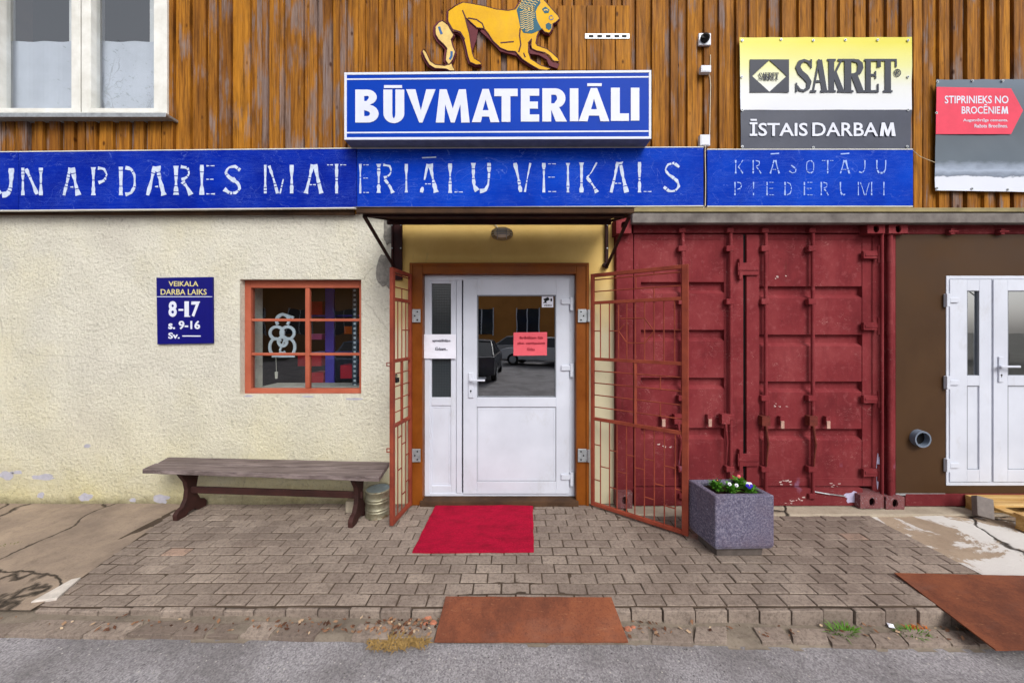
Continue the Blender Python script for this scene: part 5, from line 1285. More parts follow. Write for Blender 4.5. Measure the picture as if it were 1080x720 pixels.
mb = MB(); blob(mb, 899, 524, 8, 6, YK0-.0225, seed=2, yb=YK0-.015); blob(mb, 926, 495, 1.6, 18, YK0+.0275, seed=5, yb=YK0+.035); objs('scraped_paint', mb, simple('lilac_primer', srgb(178, 172, 200), .7, 0, .15, 25, .1), C1)
random.seed(77); mb = MB()
for (u, v, n_m, w_m) in ((824, 291, 4, 2.2), (822, 427, 6, 1.2), (828, 508, 9, 1.6), (700, 470, 4, 1.4), (846, 525, 6, 1.4), (880, 511, 5, 1.2), (830, 528, 5, 1.3)):
    for k in range(n_m):
        a_ = u+random.uniform(-7, 7); b_ = v+random.uniform(-2.2, 2.2); L_ = random.uniform(1, 3.5); yy = (YK0+.0115 if 803 < a_ < 905 and v < 500 else YK0+.0105) if v < 513 else YK0-.021
        yy = YK0+.016 if v < 500 else yy
        mb.pprism([(a_, b_), (a_+L_, b_+random.uniform(-.8, .8)), (a_+L_*.8, b_+w_m*.6), (a_+L_*.1, b_+w_m*.5)], yy, yy+.003)
objs('paint_chip', mb, simple('bare_chip', srgb(196, 176, 172), .8, 0, .15, 20, 0), C1)
mb = MB(); mb.beam(P(862, 519, YK0-.03), P(892, 523, YK0-.03), .006, .009); mb.tube([P(858, 518, YK0-.03), P(875, 521, YK0-.035)], .006, 6); obj('bent_rod', mb, GALV, C1)

C2 = thing('shipping_container', 'red container faced with a flat brown panel and a white double door', 'container', P(1010, 530, 0))
mb = MB(); L = P(937, 0, YK0).x; Rr = L+2.44
mb.box(L, .03, .02, L+.02, 2.6, ztc); mb.box(Rr-.02, .03, .02, Rr, 2.6, ztc); mb.box(L+.02, 2.58, .02, Rr-.02, 2.6, ztc); mb.box(L+.02, .06, ztc-.02, Rr-.02, 2.58, ztc); mb.box(L+.02, .06, .02, Rr-.02, 2.58, .04)
obj('shell', mb, CONT, C2)
mb = MB(); mb.cyl(P(938.5, 246, -.10), P(938.5, 524, -.10), .021, n=14); mb.fbox(936.2, 246, 944.5, 522, -.085, .06)
for v in (268, 344, 421, 498): mb.cyl(P(938.5, v-2, -.10), P(938.5, v+8, -.10), .026, n=14)
obj('corner_post', mb, CONT, C2)
casting(C2, 937.5, 236.5, 957.5, 246, -.14); casting(C2, 934.5, 524, 954, 537, -.14)
mb = MB(); mb.box(P(957, 0, -.08).x, -.08, P(0, 246.8, -.08).z, Rr, .06, P(0, 236, -.08).z)
obj('top_rail', mb, CONT, C2, bevel=.004)
mb = MB()
for u in (1005, 1058): mb.cyl(P(u-5, 244.5, -.12), P(u+5, 244.2, -.12), .012, n=10); mb.fbox(u-2, 241, u+2, 247, -.125, -.081)
objs('loop', mb, CONT, C2)
mb = MB(); mb.box(P(955, 0, -.09).x, -.09, .02, Rr, .06, P(0, 520.5, -.09).z); obj('bottom_rail', mb, CONT, C2, bevel=.004)
BRP = m_painted('matt_brown_panel', srgb(74, 52, 32), srgb(62, 42, 26), srgb(112, 92, 72), .72, .5, 1.5, .06)
px1 = 998; mb = MB()
YPn = -.085
a = P(944.8, 247, YPn); b = P(px1, 520, YPn)
ur = U(Rr, YPn)
mb.fbox(944.8, 247.3, px1, 520, YPn, YPn+.02); mb.fbox(px1, 247.3, ur, 290.6, YPn, YPn+.02); mb.fbox(px1, 512, ur, 520, YPn, YPn+.02); mb.fbox(1130, 290.6, ur, 512, YPn, YPn+.02)
obj('brown_panel', mb, BRP, C2)
mb = MB(); mb.fbox(944.9, 520.1, 997, 522.2, YPn-.004, YPn+.02); obj('drip_strip', mb, GALV, C2)
yd2 = YPn-.006
mb = MB(); frame(mb, 998.2, 290.8, 1129.5, 511.8, 3.4, yd2, yd2+.07); mb.fbox(1046.2, 294.2, 1047.6, 508.4, yd2+.002, yd2+.05); dd_ = obj('double_door', mb, PVC, C2, bevel=.002)
def leaf2(u0, u1, g0, g1):
    y = yd2-.008; mb = MB()
    mb.fbox(u0, 294.6, g0, 508, y, y+.05); mb.fbox(g1, 294.6, u1, 508, y, y+.05)
    mb.fbox(g0, 294.6, g1, 306.5, y, y+.05); mb.fbox(g0, 396, g1, 406.6, y, y+.05); mb.fbox(g0, 495, g1, 508, y, y+.05)
    o = obj('leaf', mb, PVC, dd_, bevel=.003)
    mb = MB(); frame(mb, g0-.4, 306.1, g1+.4, 396.4, 1.0, y+.004, y+.03); frame(mb, g0-.2, 406.4, g1+.2, 495.2, .7, y+.004, y+.03); obj('seal', mb, PVCG, o)
    mb = MB(); mb.fbox(g0, 306.5, g1, 396, y+.02, y+.023); obj('glass', mb, GLASS, o)
    mb = MB(); mb.fbox(g0, 406.6, g1, 495, y+.012, y+.03); obj('lower_panel', mb, PVC, o)
    return o
l1 = leaf2(1002, 1045.8, 1020, 1033); l2 = leaf2(1048, 1125.5, 1063, 1110)
mb = MB(); mb.fbox(1003, 296, 1124, 506, .2, .22); obj('dark_backing', mb, DARKROOM, C2)
handle(l2, 1056.5, 376, 403, 386.5, 1076, yd2-.008)
for v in (316.5, 403.5, 491):
    mb = MB(); mb.fbox(999, v-7, 1002.5, v+7, yd2-.03, yd2+.0); mb.fbox(1002.5, v-2.5, 1012, v+2.5, yd2-.022, yd2-.008); obj('hinge', mb, PVC, l1, bevel=.003)
mb = MB(); c1 = P(967.5, 461, YPn); r_ = .079
n = 28; e_ = Vector((-.006, -.055, -.004))
for (rr0, a_, b_) in ((r_, 0, 1),):
    V = []
    for k, (rad, f) in enumerate(((r_, 0), (r_, 1), (r_-.014, 1), (r_-.012, .02))):
        V += [c1+e_*f+Vector((rad*math.cos(2*PI*i/n), 0, rad*math.sin(2*PI*i/n))) for i in range(n)]
    for k in range(3): mb.add([], [])
    fs = [(k*n+i, k*n+(i+1) % n, (k+1)*n+(i+1) % n, (k+1)*n+i) for k in range(3) for i in range(n)]
    mb.add(V, fs)
pp_ = obj('vent_pipe', mb, simple('grey_pvc_pipe', srgb(108, 118, 134), .45, var=.1, bumpy=0), C2, smooth=True)
mb = MB(); mb.cyl(c1+Vector((0, -.003, 0)), c1+Vector((0, -.001, 0)), r_-.013, n=28); obj('dark_bore', mb, BLACK, pp_)

# ================================================================== OBJECTS ON THE PAVING
# bench
BEN = thing('bench', 'old dark wooden plank bench with two shaped trestle legs under the shop window', 'bench', (-2.3, -.25, 0))
BW = Mat('weathered_bench_wood', .75, spec=.25)
bx_ = BW.noise(24, 9, .75, sc=(.10, 1.8, 1)); c = BW.ramp(bx_, [(.3, srgb(50, 42, 42)), (.46, srgb(98, 86, 84)), (.68, srgb(146, 132, 130))])
c = BW.mix(BW.step(BW.noise(9, 8, .75, sc=(.4, 1, 1)), .62, .68), c, srgb(40, 24, 24)); BW.color(c); BW.bump(bx_, .6, .008)
LEGM = m_painted('dark_red_brown_paint', srgb(72, 44, 40), srgb(48, 32, 30), srgb(120, 92, 80), .7, .6, 6)
fl, bl_, fr_, brr = Vector((-3.385, -.312, 0)), Vector((-3.44, .0-.012, 0)), Vector((-1.15, -.485, 0)), Vector((-1.18, -.145, 0))
zs = .472
def edge_line(a, b, n, jag, seed):
    return [a+(b-a)*i/n+Vector((0, jag*noise.noise(Vector((i*.6, seed, 0))), 0)) for i in range(n+1)]
def plank(f0, b0, f1, b1, z0, z1, seed):
    n = 24; A_ = edge_line(f0, f1, n, .006, seed); B2 = edge_line(b0, b1, n, .004, seed+5); mb = MB(); V = []
    for i in range(n+1):
        w_ = .004*noise.noise(Vector((i*.4, seed, 3)))
        V += [(A_[i].x, A_[i].y, z0+w_), (A_[i].x, A_[i].y, z1+w_), (B2[i].x, B2[i].y, z1+w_*.5), (B2[i].x, B2[i].y, z0+w_*.5)]
    fs = [(0, 1, 2, 3), (4*n+3, 4*n+2, 4*n+1, 4*n)]
    for i in range(n): fs += [(i*4+k, i*4+4+k, i*4+4+(k+1) % 4, i*4+(k+1) % 4) for k in range(4)]
    return mb.add(V, fs)
lerp = lambda a, b, t: a+(b-a)*t
s1 = plank(fl, lerp(fl, bl_, .485)+Vector((0, 0, 0)), fr_, lerp(fr_, brr, .485), zs-.042, zs, 1)
s2 = plank(lerp(fl, bl_, .505)+Vector((.02, 0, 0)), bl_, lerp(fr_, brr, .505), brr, zs-.042, zs+.002, 2)
obj('seat', merge(s1, s2), BW.m, BEN, bevel=.004)
bdir = (fr_-fl).normalized(); bper = Vector((-bdir.y, bdir.x, 0))
def trestle(c, rs):
    # shaped board standing across the bench: outline in (across, z)
    half = [(.145, .0), (.15, .05), (.125, .085), (.085, .10), (.055, .16), (.045, .24), (.06, .32), (.10, .385), (.125, .43)]
    out = half + [(-a, z) for a, z in reversed(half)] ; out = [(a, z) for a, z in out]
    out.insert(len(out), (-.06, .0)); out.insert(len(out), (-.03, .028)); out.append((.03, .028)); out.append((.06, .0))
    t = .021; polys = [[Vector((a, z, 0)) for a, z in out]]; tri = tessellate_polygon(polys); n = len(out)
    vs = [c+bper*a+Vector((0, 0, z))-bdir*t for a, z in out]+[c+bper*a+Vector((0, 0, z))+bdir*t for a, z in out]
    mb = MB(); mb.add(vs, [tuple(x) for x in tri]+[tuple(i+n for i in reversed(x)) for x in tri]+[(i, (i+1) % n, (i+1) % n+n, i+n) for i in range(n)])
    return mb
cl_, cr_ = Vector((-3.07, -.175, 0)), Vector((-1.415, -.29, 0))
obj('leg', trestle(cl_, 1), LEGM, BEN, bevel=.005); obj('leg', trestle(cr_, 1), LEGM, BEN, bevel=.005)
mb = MB(); mb.beam(cl_+Vector((-.04, 0, .225)), cr_+Vector((.04, 0, .225)), .028, .062); obj('stretcher', mb, LEGM, BEN, bevel=.007)
mb = MB(); mb.obox((-1.53, -.13, .055), (.062, .004, 0), (-.004, .05, 0), (0, 0, .055))
cat_obj('concrete_block', mb, simple('beige_concrete', srgb(150, 140, 124), .95, 0, .2, 18, .5), 'small beige concrete block on the paving behind the right bench leg', 'block', (-1.53, -.13, 0), bevel=.008)
# tin can
CAN = thing('tin_drum', 'old dented tin paint can with a lid standing right of the bench', 'can', (-1.268, -.2, 0))
TIN = Mat('old_tin', .45, .75); c = TIN.ramp(TIN.noise(9, 7, .7), [(.3, srgb(118, 112, 88)), (.6, srgb(176, 172, 150))])
c = TIN.mix(TIN.step(TIN.noise(7, 7, .75, sc=(1, 1, 2)), .56, .63), c, srgb(122, 84, 46)); TIN.color(c); TIN.bump(TIN.noise(14, 4), .4, .01)
rc = .113; prof = [(0, .002), (rc, .002), (rc+.003, .006), (rc, .012)]
for zb in (.06, .085, .15, .175): prof += [(rc, zb-.008), (rc+.004, zb), (rc, zb+.008)]
prof += [(rc, .235), (rc+.005, .243), (rc+.003, .25), (rc-.006, .25), (rc-.008, .236)]
mb = MB(); mb.lathe(prof, (-1.268, -.2, 0), 36); obj('body', mb, TIN.m, CAN, smooth=True)
mb = MB(); mb.lathe([(0, .238), (.04, .236), (rc-.025, .239), (rc-.02, .243), (rc-.0085, .243)], (-1.268, -.2, 0), 36); obj('lid', mb, simple('blue_grey_lid', srgb(128, 142, 152), .35, .4, .25, 14, .2), CAN, smooth=True)
# red mat
mm = Mat('red_carpet', 1.0, spec=.05); nz = mm.noise(160, 3, .8)
c = mm.ramp(nz, [(.3, srgb(132, 10, 38)), (.7, srgb(210, 34, 70))]); c = mm.mix(mm.math('MULTIPLY', mm.step(mm.noise(5, 7, .75, sc=(1, 2.5, 1)), .45, .66), .6), c, srgb(118, 24, 40))
c = mm.mix(mm.step(mm.noise(48, 8, .85), .735, .75), c, srgb(190, 150, 140)); mm.color(c); mm.bump(nz, 1.0, .01)
tl, tr_, br2, bl2 = Vector((-.758, -.03, 0)), Vector((.208, -.03, 0)), Vector((.171, -.775, 0)), Vector((-.779, -.785, 0))
mb = MB(); n, m_n = 48, 36
def mat_pt(s, t):
    p = (tl*(1-s)+tr_*s)*(1-t)+(bl2*(1-s)+br2*s)*t
    e = .006*noise.noise(Vector((s*7, t*7, 0)))
    if s in (0, 1): p.x += e
    if t in (0, 1): p.y += e
    return p
for lay in (0, 1):
    for j in range(m_n+1):
        for i in range(n+1):
            p = mat_pt(i/n, j/m_n); z = .015+.007*noise.noise(Vector((p.x*4, p.y*6, 2)))+.0018*noise.noise(Vector((p.x*22, p.y*22, 2)))
            if i in (0, n) or j in (0, m_n): z -= .003
            mb.v.append((p.x, p.y, z if lay == 0 else 0.0))
K = (n+1)*(m_n+1)
for j in range(m_n):
    for i in range(n): a = j*(n+1)+i; mb.f.append((a, a+n+1, a+n+2, a+1)); mb.r.append(.5)
for i in range(n): mb.f += [(i, i+1, K+i+1, K+i), (K-n-1+i, 2*K-n-1+i, 2*K-n+i, K-n+i)]; mb.r += [.5, .5]
for j in range(m_n): a = j*(n+1); b = a+n; mb.f += [(a, K+a, K+a+n+1, a+n+1), (b, b+n+1, K+b+n+1, K+b)]; mb.r += [.5, .5]
cat_obj('doormat', mb, mm.m, 'bright red carpet mat lying on the paving in front of the door', 'mat', (-.3, -.4, 0))
# rusty plates
def plate(corn, th, seed, label, base, za=.042, zb=-.06, ya=-1.26, yb=-1.49):
    prof = lambda y: za+(zb-za)*(ya-y)/(ya-yb)
    n, m2 = 30, 18; mb = MB(); q = [Vector(c) for c in corn]
    for lay in (0, 1):
        for j in range(m2+1):
            for i in range(n+1):
                s, t = i/n, j/m2; p = (q[0]*(1-s)+q[1]*s)*(1-t)+(q[3]*(1-s)+q[2]*s)*t
                p = p.copy(); p.z = prof(p.y) + .45*( .004*noise.noise(Vector((p.x*2+seed, p.y*3, 0))))
                if j in (0, m2): p.y += .004*noise.noise(Vector((p.x*12, seed, j)))
                if i in (0, n): p.x += .003*noise.noise(Vector((p.y*20, seed, i)))
                mb.v.append((p.x, p.y, p.z-(th if lay else 0)))
    K = (n+1)*(m2+1)
    for j in range(m2):
        for i in range(n): a = j*(n+1)+i; mb.f += [(a, a+n+1, a+n+2, a+1), (K+a, K+a+1, K+a+n+2, K+a+n+1)]; mb.r += [.5, .5]
    for i in range(n): mb.f += [(i, i+1, K+i+1, K+i), (K-n-1+i, 2*K-n-1+i, 2*K-n+i, K-n+i)]; mb.r += [.5, .5]
    for j in range(m2): a = j*(n+1); b = a+n; mb.f += [(a, K+a, K+a+n+1, a+n+1), (b, b+n+1, K+b+n+1, K+b)]; mb.r += [.5, .5]
    cat_obj('steel_plate', mb, RUST, label, 'steel plate', base, 'rusty steel ramp plates over the kerb')
plate([(-.425, -1.272, .020), (.636, -1.277, .020), (.673, -1.492, -.068), (-.452, -1.492, -.062)], .006, 0, 'rusty steel plate bridging the kerb in front of the red mat', (.1, -1.36, -.06))
plate([(2.72, -1.03, .022), (4.05, -1.07, .03), (4.0, -1.60, -.07), (2.66, -1.595, -.066)], .007, 4, 'rusty steel plate lying over the kerb at the right edge near the pallet', (3.3, -1.25, -.06), .020, -.012, -1.03, -1.6)
# planter
PL = thing('planter', 'purple grey aggregate concrete planter standing beside the open right gate', 'planter', (1.75, -.73, 0))
PM = Mat('purple_grey_aggregate', .85, spec=.25)
c = PM.ramp(PM.noise(70, 5, .85), [(.3, srgb(50, 48, 66)), (.5, srgb(98, 94, 116)), (.7, srgb(160, 154, 168))])
c = PM.mix(PM.math('MULTIPLY', PM.step(PM.noise(3, 6, .6), .42, .65), .55), c, srgb(104, 88, 100)); c = PM.mix(PM.step(PM.noise(6, 8, .75, sc=(1, 1, 3)), .66, .70), c, srgb(200, 206, 226))
lz_ = PM.math('ADD', PM.z(), PM.math('MULTIPLY', PM.noise(7, 6, .7), .12)); c = PM.mix(PM.ramp(lz_, [(.11, .45), (.17, 0.0)]), c, srgb(176, 178, 200))
PM.color(c); PM.bump(PM.noise(80, 4, .8), .8, .006)
A0 = Vector((1.540, -.868, 0)); Bx = Vector((.455, .012, 0)); Cy = Vector((-.055, .30, 0))
zt0, zt1 = .075, .487; tw_ = .045
def q4(i, z, o=0.0): 
    a = A0 + Bx.normalized()*o + Cy.normalized()*o; b = A0+Bx - Bx.normalized()*o + Cy.normalized()*o; c_ = A0+Bx+Cy - Bx.normalized()*o - Cy.normalized()*o; d3 = A0+Cy+Bx.normalized()*o-Cy.normalized()*o
    return [Vector((p.x, p.y, z)) for p in (a, b, c_, d3)]
V = q4(0, zt0, .012)+q4(0, zt0+.03, 0)+q4(0, zt1, 0)+q4(0, zt1, tw_)+q4(0, zt1-.09, tw_+.004)
fs = [(3, 2, 1, 0)]
for k in range(4): fs += [(k*4+i, k*4+(i+1) % 4, (k+1)*4+(i+1) % 4, (k+1)*4+i) for i in range(4)]
mb = MB(); mb.add(V, fs+[(16, 17, 18, 19)]); obj('trough', mb, PM.m, PL, bevel=.009)
mb = MB(); V = q4(0, .0, .05)+q4(0, zt0-.001, .045); mb.add(V, [(3, 2, 1, 0), (4, 5, 6, 7)]+[(i, (i+1) % 4, (i+1) % 4+4, i+4) for i in range(4)]); obj('foot', mb, simple('dark_concrete', srgb(92, 84, 80), .95, 0, .25, 20, .5), PL, bevel=.005)
V = q4(0, zt1-.03, tw_-.001); mb = MB(); mb.add([v-Vector((0, 0, .004)) for v in V]+[v-Vector((0, 0, .05)) for v in V], [(0, 1, 2, 3)]+[(i, i+4, (i+1) % 4+4, (i+1) % 4) for i in range(4)]); obj('soil', mb, simple('potting_soil', srgb(52, 38, 30), 1, 0, .4, 40, 1), PL)
LEAF = simple('pansy_leaf', srgb(78, 130, 40), .5, 0, .4, 30, 0); 
PET = {'white': simple('white_petal', srgb(222, 220, 232), .6, var=.06, bumpy=0), 'violet': simple('violet_petal', srgb(52, 36, 170), .6, var=.2, bumpy=0), 'pink': simple('rose_petal', srgb(214, 90, 110), .6, var=.15, bumpy=0), 'dark': simple('plum_petal', srgb(70, 20, 50), .6, var=.2, bumpy=0)}
YE = simple('pansy_eye', srgb(230, 190, 40), .6, var=0, bumpy=0)
random.seed(8)
def leaf_shape(mb, base, dirv, L_, w_, droop):
    d = Vector(dirv).normalized(); sd = d.cross(Vector((0, 0, 1)))
    if sd.length < .01: sd = Vector((1, 0, 0))
    sd.normalize(); pts = [base]; 
    p1 = base+d*L_*.45+Vector((0, 0, -droop*.2)); p2 = base+d*L_+Vector((0, 0, -droop))
    mb.add([base, p1+sd*w_/2, p2, p1-sd*w_/2, p1-Vector((0, 0, w_*.15))], [(0, 4, 1), (1, 4, 2), (2, 4, 3), (3, 4, 0)])
soil_z = zt1-.034
plants = [(.13, .16, 'dark', 'leafy pansy plant with a dark plum bloom at the back left of the planter'), (.20, .10, 'white', 'leafy pansy plant with a white bloom in the left half of the planter'),
          (.335, .085, 'violet', 'pansy plant with a large white and violet bloom near the front of the planter'), (.36, .21, 'pink', 'leafy pansy plant with a rose pink bloom at the back right of the planter')]
for k, (a, b, colr, lab) in enumerate(plants):
    p0 = A0+Bx.normalized()*a+Cy.normalized()*b+Vector((0, 0, soil_z)); t = thing('pansy_plant', lab, 'flower', p0, 'pansies in the concrete planter')
    mb = MB()
    for i in range(120):
        an = random.uniform(0, 2*PI); el = random.uniform(.1, 1.4); hgt = random.uniform(.01, .062)
        leaf_shape(mb, p0+Vector((math.cos(an)*random.uniform(0, .03), math.sin(an)*random.uniform(0, .045), hgt)), (math.cos(an)*math.cos(el), math.sin(an)*math.cos(el), math.sin(el)), random.uniform(.025, .05), random.uniform(.016, .028), random.uniform(0, .015))
    obj('foliage', mb, LEAF, t, smooth='all')
    blooms = 1 if colr != 'white' else 2
    for j in range(blooms):
        sz = .022 if colr == 'violet' else .012
        c_ = p0+Vector((random.uniform(-.02, .02)+j*.03, -.02+random.uniform(-.01, .01), .078+random.uniform(0, .01)+(.02 if colr in ('pink', 'dark') else 0)))
        st = MB(); st.tube([p0, c_+Vector((0, .004, 0))], .0018, 5); obj('stem', st, LEAF, t)
        face = Vector((-.35, -1, .35)).normalized(); sx = face.cross(Vector((0, 0, 1))).normalized(); sy = sx.cross(face)
        up_, lo_ = MB(), MB()
        for pi_, an in enumerate((90+38, 90-38, 180+15, -15, 270)):
            ct = c_+(sx*math.cos(R(an))+sy*math.sin(R(an)))*sz*.55+face*.0012*pi_
            ring_ = [ct+(sx*math.cos(2*PI*q/10)+sy*math.sin(2*PI*q/10))*sz*.62 for q in range(10)]
            tgt = lo_ if (pi_ >= 2 and colr == 'violet') else up_
            tgt.add(ring_+[ct+face*.003], [(q, (q+1) % 10, 10) for q in range(10)])
        if colr == 'violet': obj('upper_petals', up_, PET['white'], t); obj('lower_petals', lo_, PET['violet'], t)
        else: obj('petals', up_, PET[colr], t)
        ey = MB(); ey.cyl(c_+face*.008, c_+face*.010, .0035, n=8); obj('eye', ey, YE if colr != 'white' else PET['dark'], t)
# pallet, leaning paver
PA = thing('pallet', 'new yellow timber pallet lying on the concrete at the right edge below the double door', 'pallet', (4.9, -.35, 0))
PW = Mat('fresh_pine', .6, spec=.3); g_ = PW.noise(16, 6, .6, sc=(.1, 1.5, 1.5)); PW.color(PW.mix(PW.math('MULTIPLY', PW.step(PW.noise(5, 6), .55, .8), .4), PW.ramp(g_, [(.3, srgb(160, 118, 62)), (.6, srgb(200, 164, 104)), (.8, srgb(212, 184, 130))]), srgb(140, 100, 50))); PW.bump(g_, .2, .003)
X0_, X1_ = 4.42, 5.5
for y0, y1 in ((-.19, -.10), (-.31, -.225), (-.53, -.43)):
    mb = MB(); mb.box(X0_, y0, .118, X1_, y1, .14); obj('deck_board', mb, PW.m, PA, bevel=.002)
for x0 in (X0_, 4.9, 5.37):
    mb = MB(); mb.box(x0+.004, -.53, .097, x0+.1, -.10, .1175); obj('cross_board', mb, PW.m, PA, bevel=.002)
    for y0 in (-.53, -.19): mb = MB(); mb.box(x0+.002, y0+.003, .024, x0+.12, y0+.087, .0965); obj('spacer_block', mb, PW.m, PA, bevel=.003)
for y0 in (-.53, -.19): mb = MB(); mb.box(X0_, y0, .004, X1_, y0+.09, .0235); obj('bottom_board', mb, PW.m, PA, bevel=.002)
mb = MB(); an = R(35); up_ = Vector((math.sin(an)*.5, .25, math.cos(an))).normalized(); sx = Vector((.86, -.42, 0)).normalized(); sx = (sx-up_*sx.dot(up_)).normalized(); sy = up_.cross(sx)
cb = Vector((4.345, -.285, .088)); mb.obox(cb, sx*.052, sy*.04, up_*.088)
lowest = min(v[2] for v in mb.v); mb.v = [(a, b, c_-lowest+.006) for a, b, c_ in mb.v]
cat_obj('paving_block', mb, simple('grey_paver', srgb(124, 116, 112), .95, 0, .2, 18, .5), 'loose grey concrete paver tilted against the left end of the yellow pallet', 'paver', (cb.x, cb.y, 0), bevel=.005)

# weeds, straw, litter
GR = simple('fresh_grass', srgb(84, 128, 40), .6, 0, .3, 30, 0); STR = simple('dry_straw', srgb(150, 122, 74), .8, 0, .3, 40, 0)
def tuft(name, u, v, z, n, rad, hgt, mat, label, cat, group=None, seed=0, flat=1.0):
    random.seed(seed); c_ = G(u, v, z); mb = MB()
    for i in range(n):
        an = random.uniform(0, 2*PI); rr_ = rad*math.sqrt(random.random()); b = c_+Vector((math.cos(an)*rr_*1.4, math.sin(an)*rr_*.6, 0))
        an = random.uniform(0, 2*PI) if flat < .5 else an; d = Vector((math.cos(an)*random.uniform(.2, 1), math.sin(an)*random.uniform(.2, 1), random.uniform(.1, 1)*flat)); d.normalize(); L_ = hgt*random.uniform(.5, 1.2)
        sd = d.cross(Vector((0, 0, 1))).normalized()*random.uniform(.0018, .0035); m_ = b+d*L_*.55; t = b+d*L_+Vector((d.x, d.y, 0))*L_*.25-Vector((0, 0, L_*.15))
        if t.z < z+.001: t.z = z+.001
        mb.add([b-sd, b+sd, m_+sd*.8, t, m_-sd*.8], [(0, 1, 2, 4), (4, 2, 3)])
    cat_obj(name, mb, mat, label, cat, c_, group, fixn=False)
lz = lambda u: ledge_z((u-540)/185)-.008
tuft('grass_tuft', 888, 667, lz(888), 110, .055, .055, GR, 'dense green grass tuft in the gutter below the right kerb', 'grass', 'weeds in the gutter', 1)
tuft('grass_tuft', 962, 669, lz(962), 90, .06, .04, GR, 'low green weed in the gutter beside the orange leaf litter', 'grass', 'weeds in the gutter', 2)
tuft('dry_grass_clump', 412, 677, lz(412), 420, .095, .034, STR, 'clump of dry yellow straw in the gutter left of the rusty plate', 'dry grass', None, 3, .35)
tuft('dry_grass_clump', 440, 677, lz(440), 120, .05, .04, STR, 'small dry straw clump touching the left corner of the rusty plate', 'dry grass', None, 4, .35)
tuft('dry_grass_clump', 970, 664, lz(970), 90, .05, .03, simple('orange_straw', srgb(206, 112, 40), .8, 0, .3, 40, 0), 'orange dead plant remains in the gutter at the lower right', 'dry grass', None, 5, .3)
tuft('grass_tuft', 375, 642, lz(375)+.0, 30, .02, .025, GR, 'tiny green weed at the kerb foot left of the rusty plate', 'grass', 'weeds in the gutter', 6)
tuft('grass_tuft', 12, 577, -.012, 90, .06, .03, simple('moss_green', srgb(92, 96, 44), .8, 0, .3, 40, 0), 'dull green moss growing in the apron crack at the left edge', 'moss', 'weeds in the gutter', 7)
random.seed(31); mb = MB()
for i in range(300):
    cl = random.choice([(.0, 0)]*1+[(-.6, .12), (-.95, .25), (-1.3, .25), (-.75, .12), (-2.2, .5), (.85, .15), (1.9, .5), (2.5, .3), (-.6, .08)])
    x = random.gauss(cl[0], cl[1] or 1.6)
    if -.45 < x < .66 or x > 3.2: continue
    y = random.uniform(-1.46, -1.35); z = ledge_z(x)+random.uniform(-.004, .006); a = random.uniform(0, PI); s_ = random.uniform(.006, .018)
    d = Vector((math.cos(a), math.sin(a), random.uniform(-.2, .5)))*s_; e = Vector((-math.sin(a), math.cos(a), random.uniform(-.3, .5)))*s_*.6; c_ = Vector((x, y, z+.006))
    mb.add([c_-d, c_-e*.9+d*.2, c_+d, c_+e-d*.1], [(0, 1, 2), (0, 2, 3)], random.random())
lm = Mat('dead_leaves', .85); lm.color(lm.ramp(lm.attr(), [(0, srgb(62, 42, 32)), (.4, srgb(108, 72, 54)), (.8, srgb(148, 112, 86)), (1, srgb(190, 168, 140))]))
o = obj('fallen_leaves', mb, lm.m, base=(0, -1.4, -.06), fixn=False); tag(o, 'scattered brown dead leaves and crumbs lying in the gutter below the kerb', 'leaf litter', None, 'stuff')
mb = MB()
for (u, v, r_) in ((452, 651, .032), (457, 657, .026), (662, 664, .028), (668, 662, .02), (449, 658, .022)):
    c_ = G(u, v, lz(u)+.0); random.seed(int(u)); n = 7
    V = [c_+Vector((math.cos(2*PI*i/n)*r_*random.uniform(.7, 1.2), math.sin(2*PI*i/n)*r_*.6*random.uniform(.7, 1.2), 0)) for i in range(n)]; W_ = [p+Vector((0, 0, r_*random.uniform(.5, .9))) for p in V]; W_ = [c_+(p-c_)*.75 for p in W_]
    m1 = MB(); m1.add(V+W_, [tuple(range(n)), tuple(range(n, 2*n))]+[(i, (i+1) % n, (i+1) % n+n, i+n) for i in range(n)])
    side = 'left' if u < 600 else 'right'
    lab = {452: 'large pinkish brick fragment at the upper left corner of the middle rusty plate', 457: 'pinkish brick fragment touching the left edge of the middle rusty plate', 449: 'small brick fragment lying outermost left of the middle rusty plate', 662: 'reddish brick fragment at the right edge of the middle rusty plate', 668: 'small reddish brick crumb just right of the middle rusty plate'}[u]
    cat_obj('brick_fragment', m1, simple('brick_rubble', srgb(178, 116, 92), .9, 0, .3, 30, .4), lab, 'brick fragment', c_, 'brick fragments beside the rusty plate', bevel=.003)
mb = MB(); c_ = G(939, 660, lz(939)+.002); mb.add([c_+Vector(v) for v in ((-.02, -.01, .004), (.012, -.018, .0), (.024, .006, .008), (-.008, .014, .012), (0, 0, .016))], [(0, 1, 4), (1, 2, 4), (2, 3, 4), (3, 0, 4)])
cat_obj('paper_scrap', mb, PAPER, 'crumpled white paper scrap in the gutter between the two weeds', 'litter', c_, fixn=False)
mb = MB(); c_ = G(827, 652, -.06); mb.box(c_.x-.075, c_.y, -.105, c_.x+.075, c_.y+.05, -.075)
cat_obj('loose_slab', mb, simple('loose_slab_concrete', srgb(146, 132, 122), .95, 0, .2, 18, .5), 'thin loose concrete slab wedged at the kerb foot below the planter side', 'slab', (c_.x, c_.y, -.1), bevel=.004)

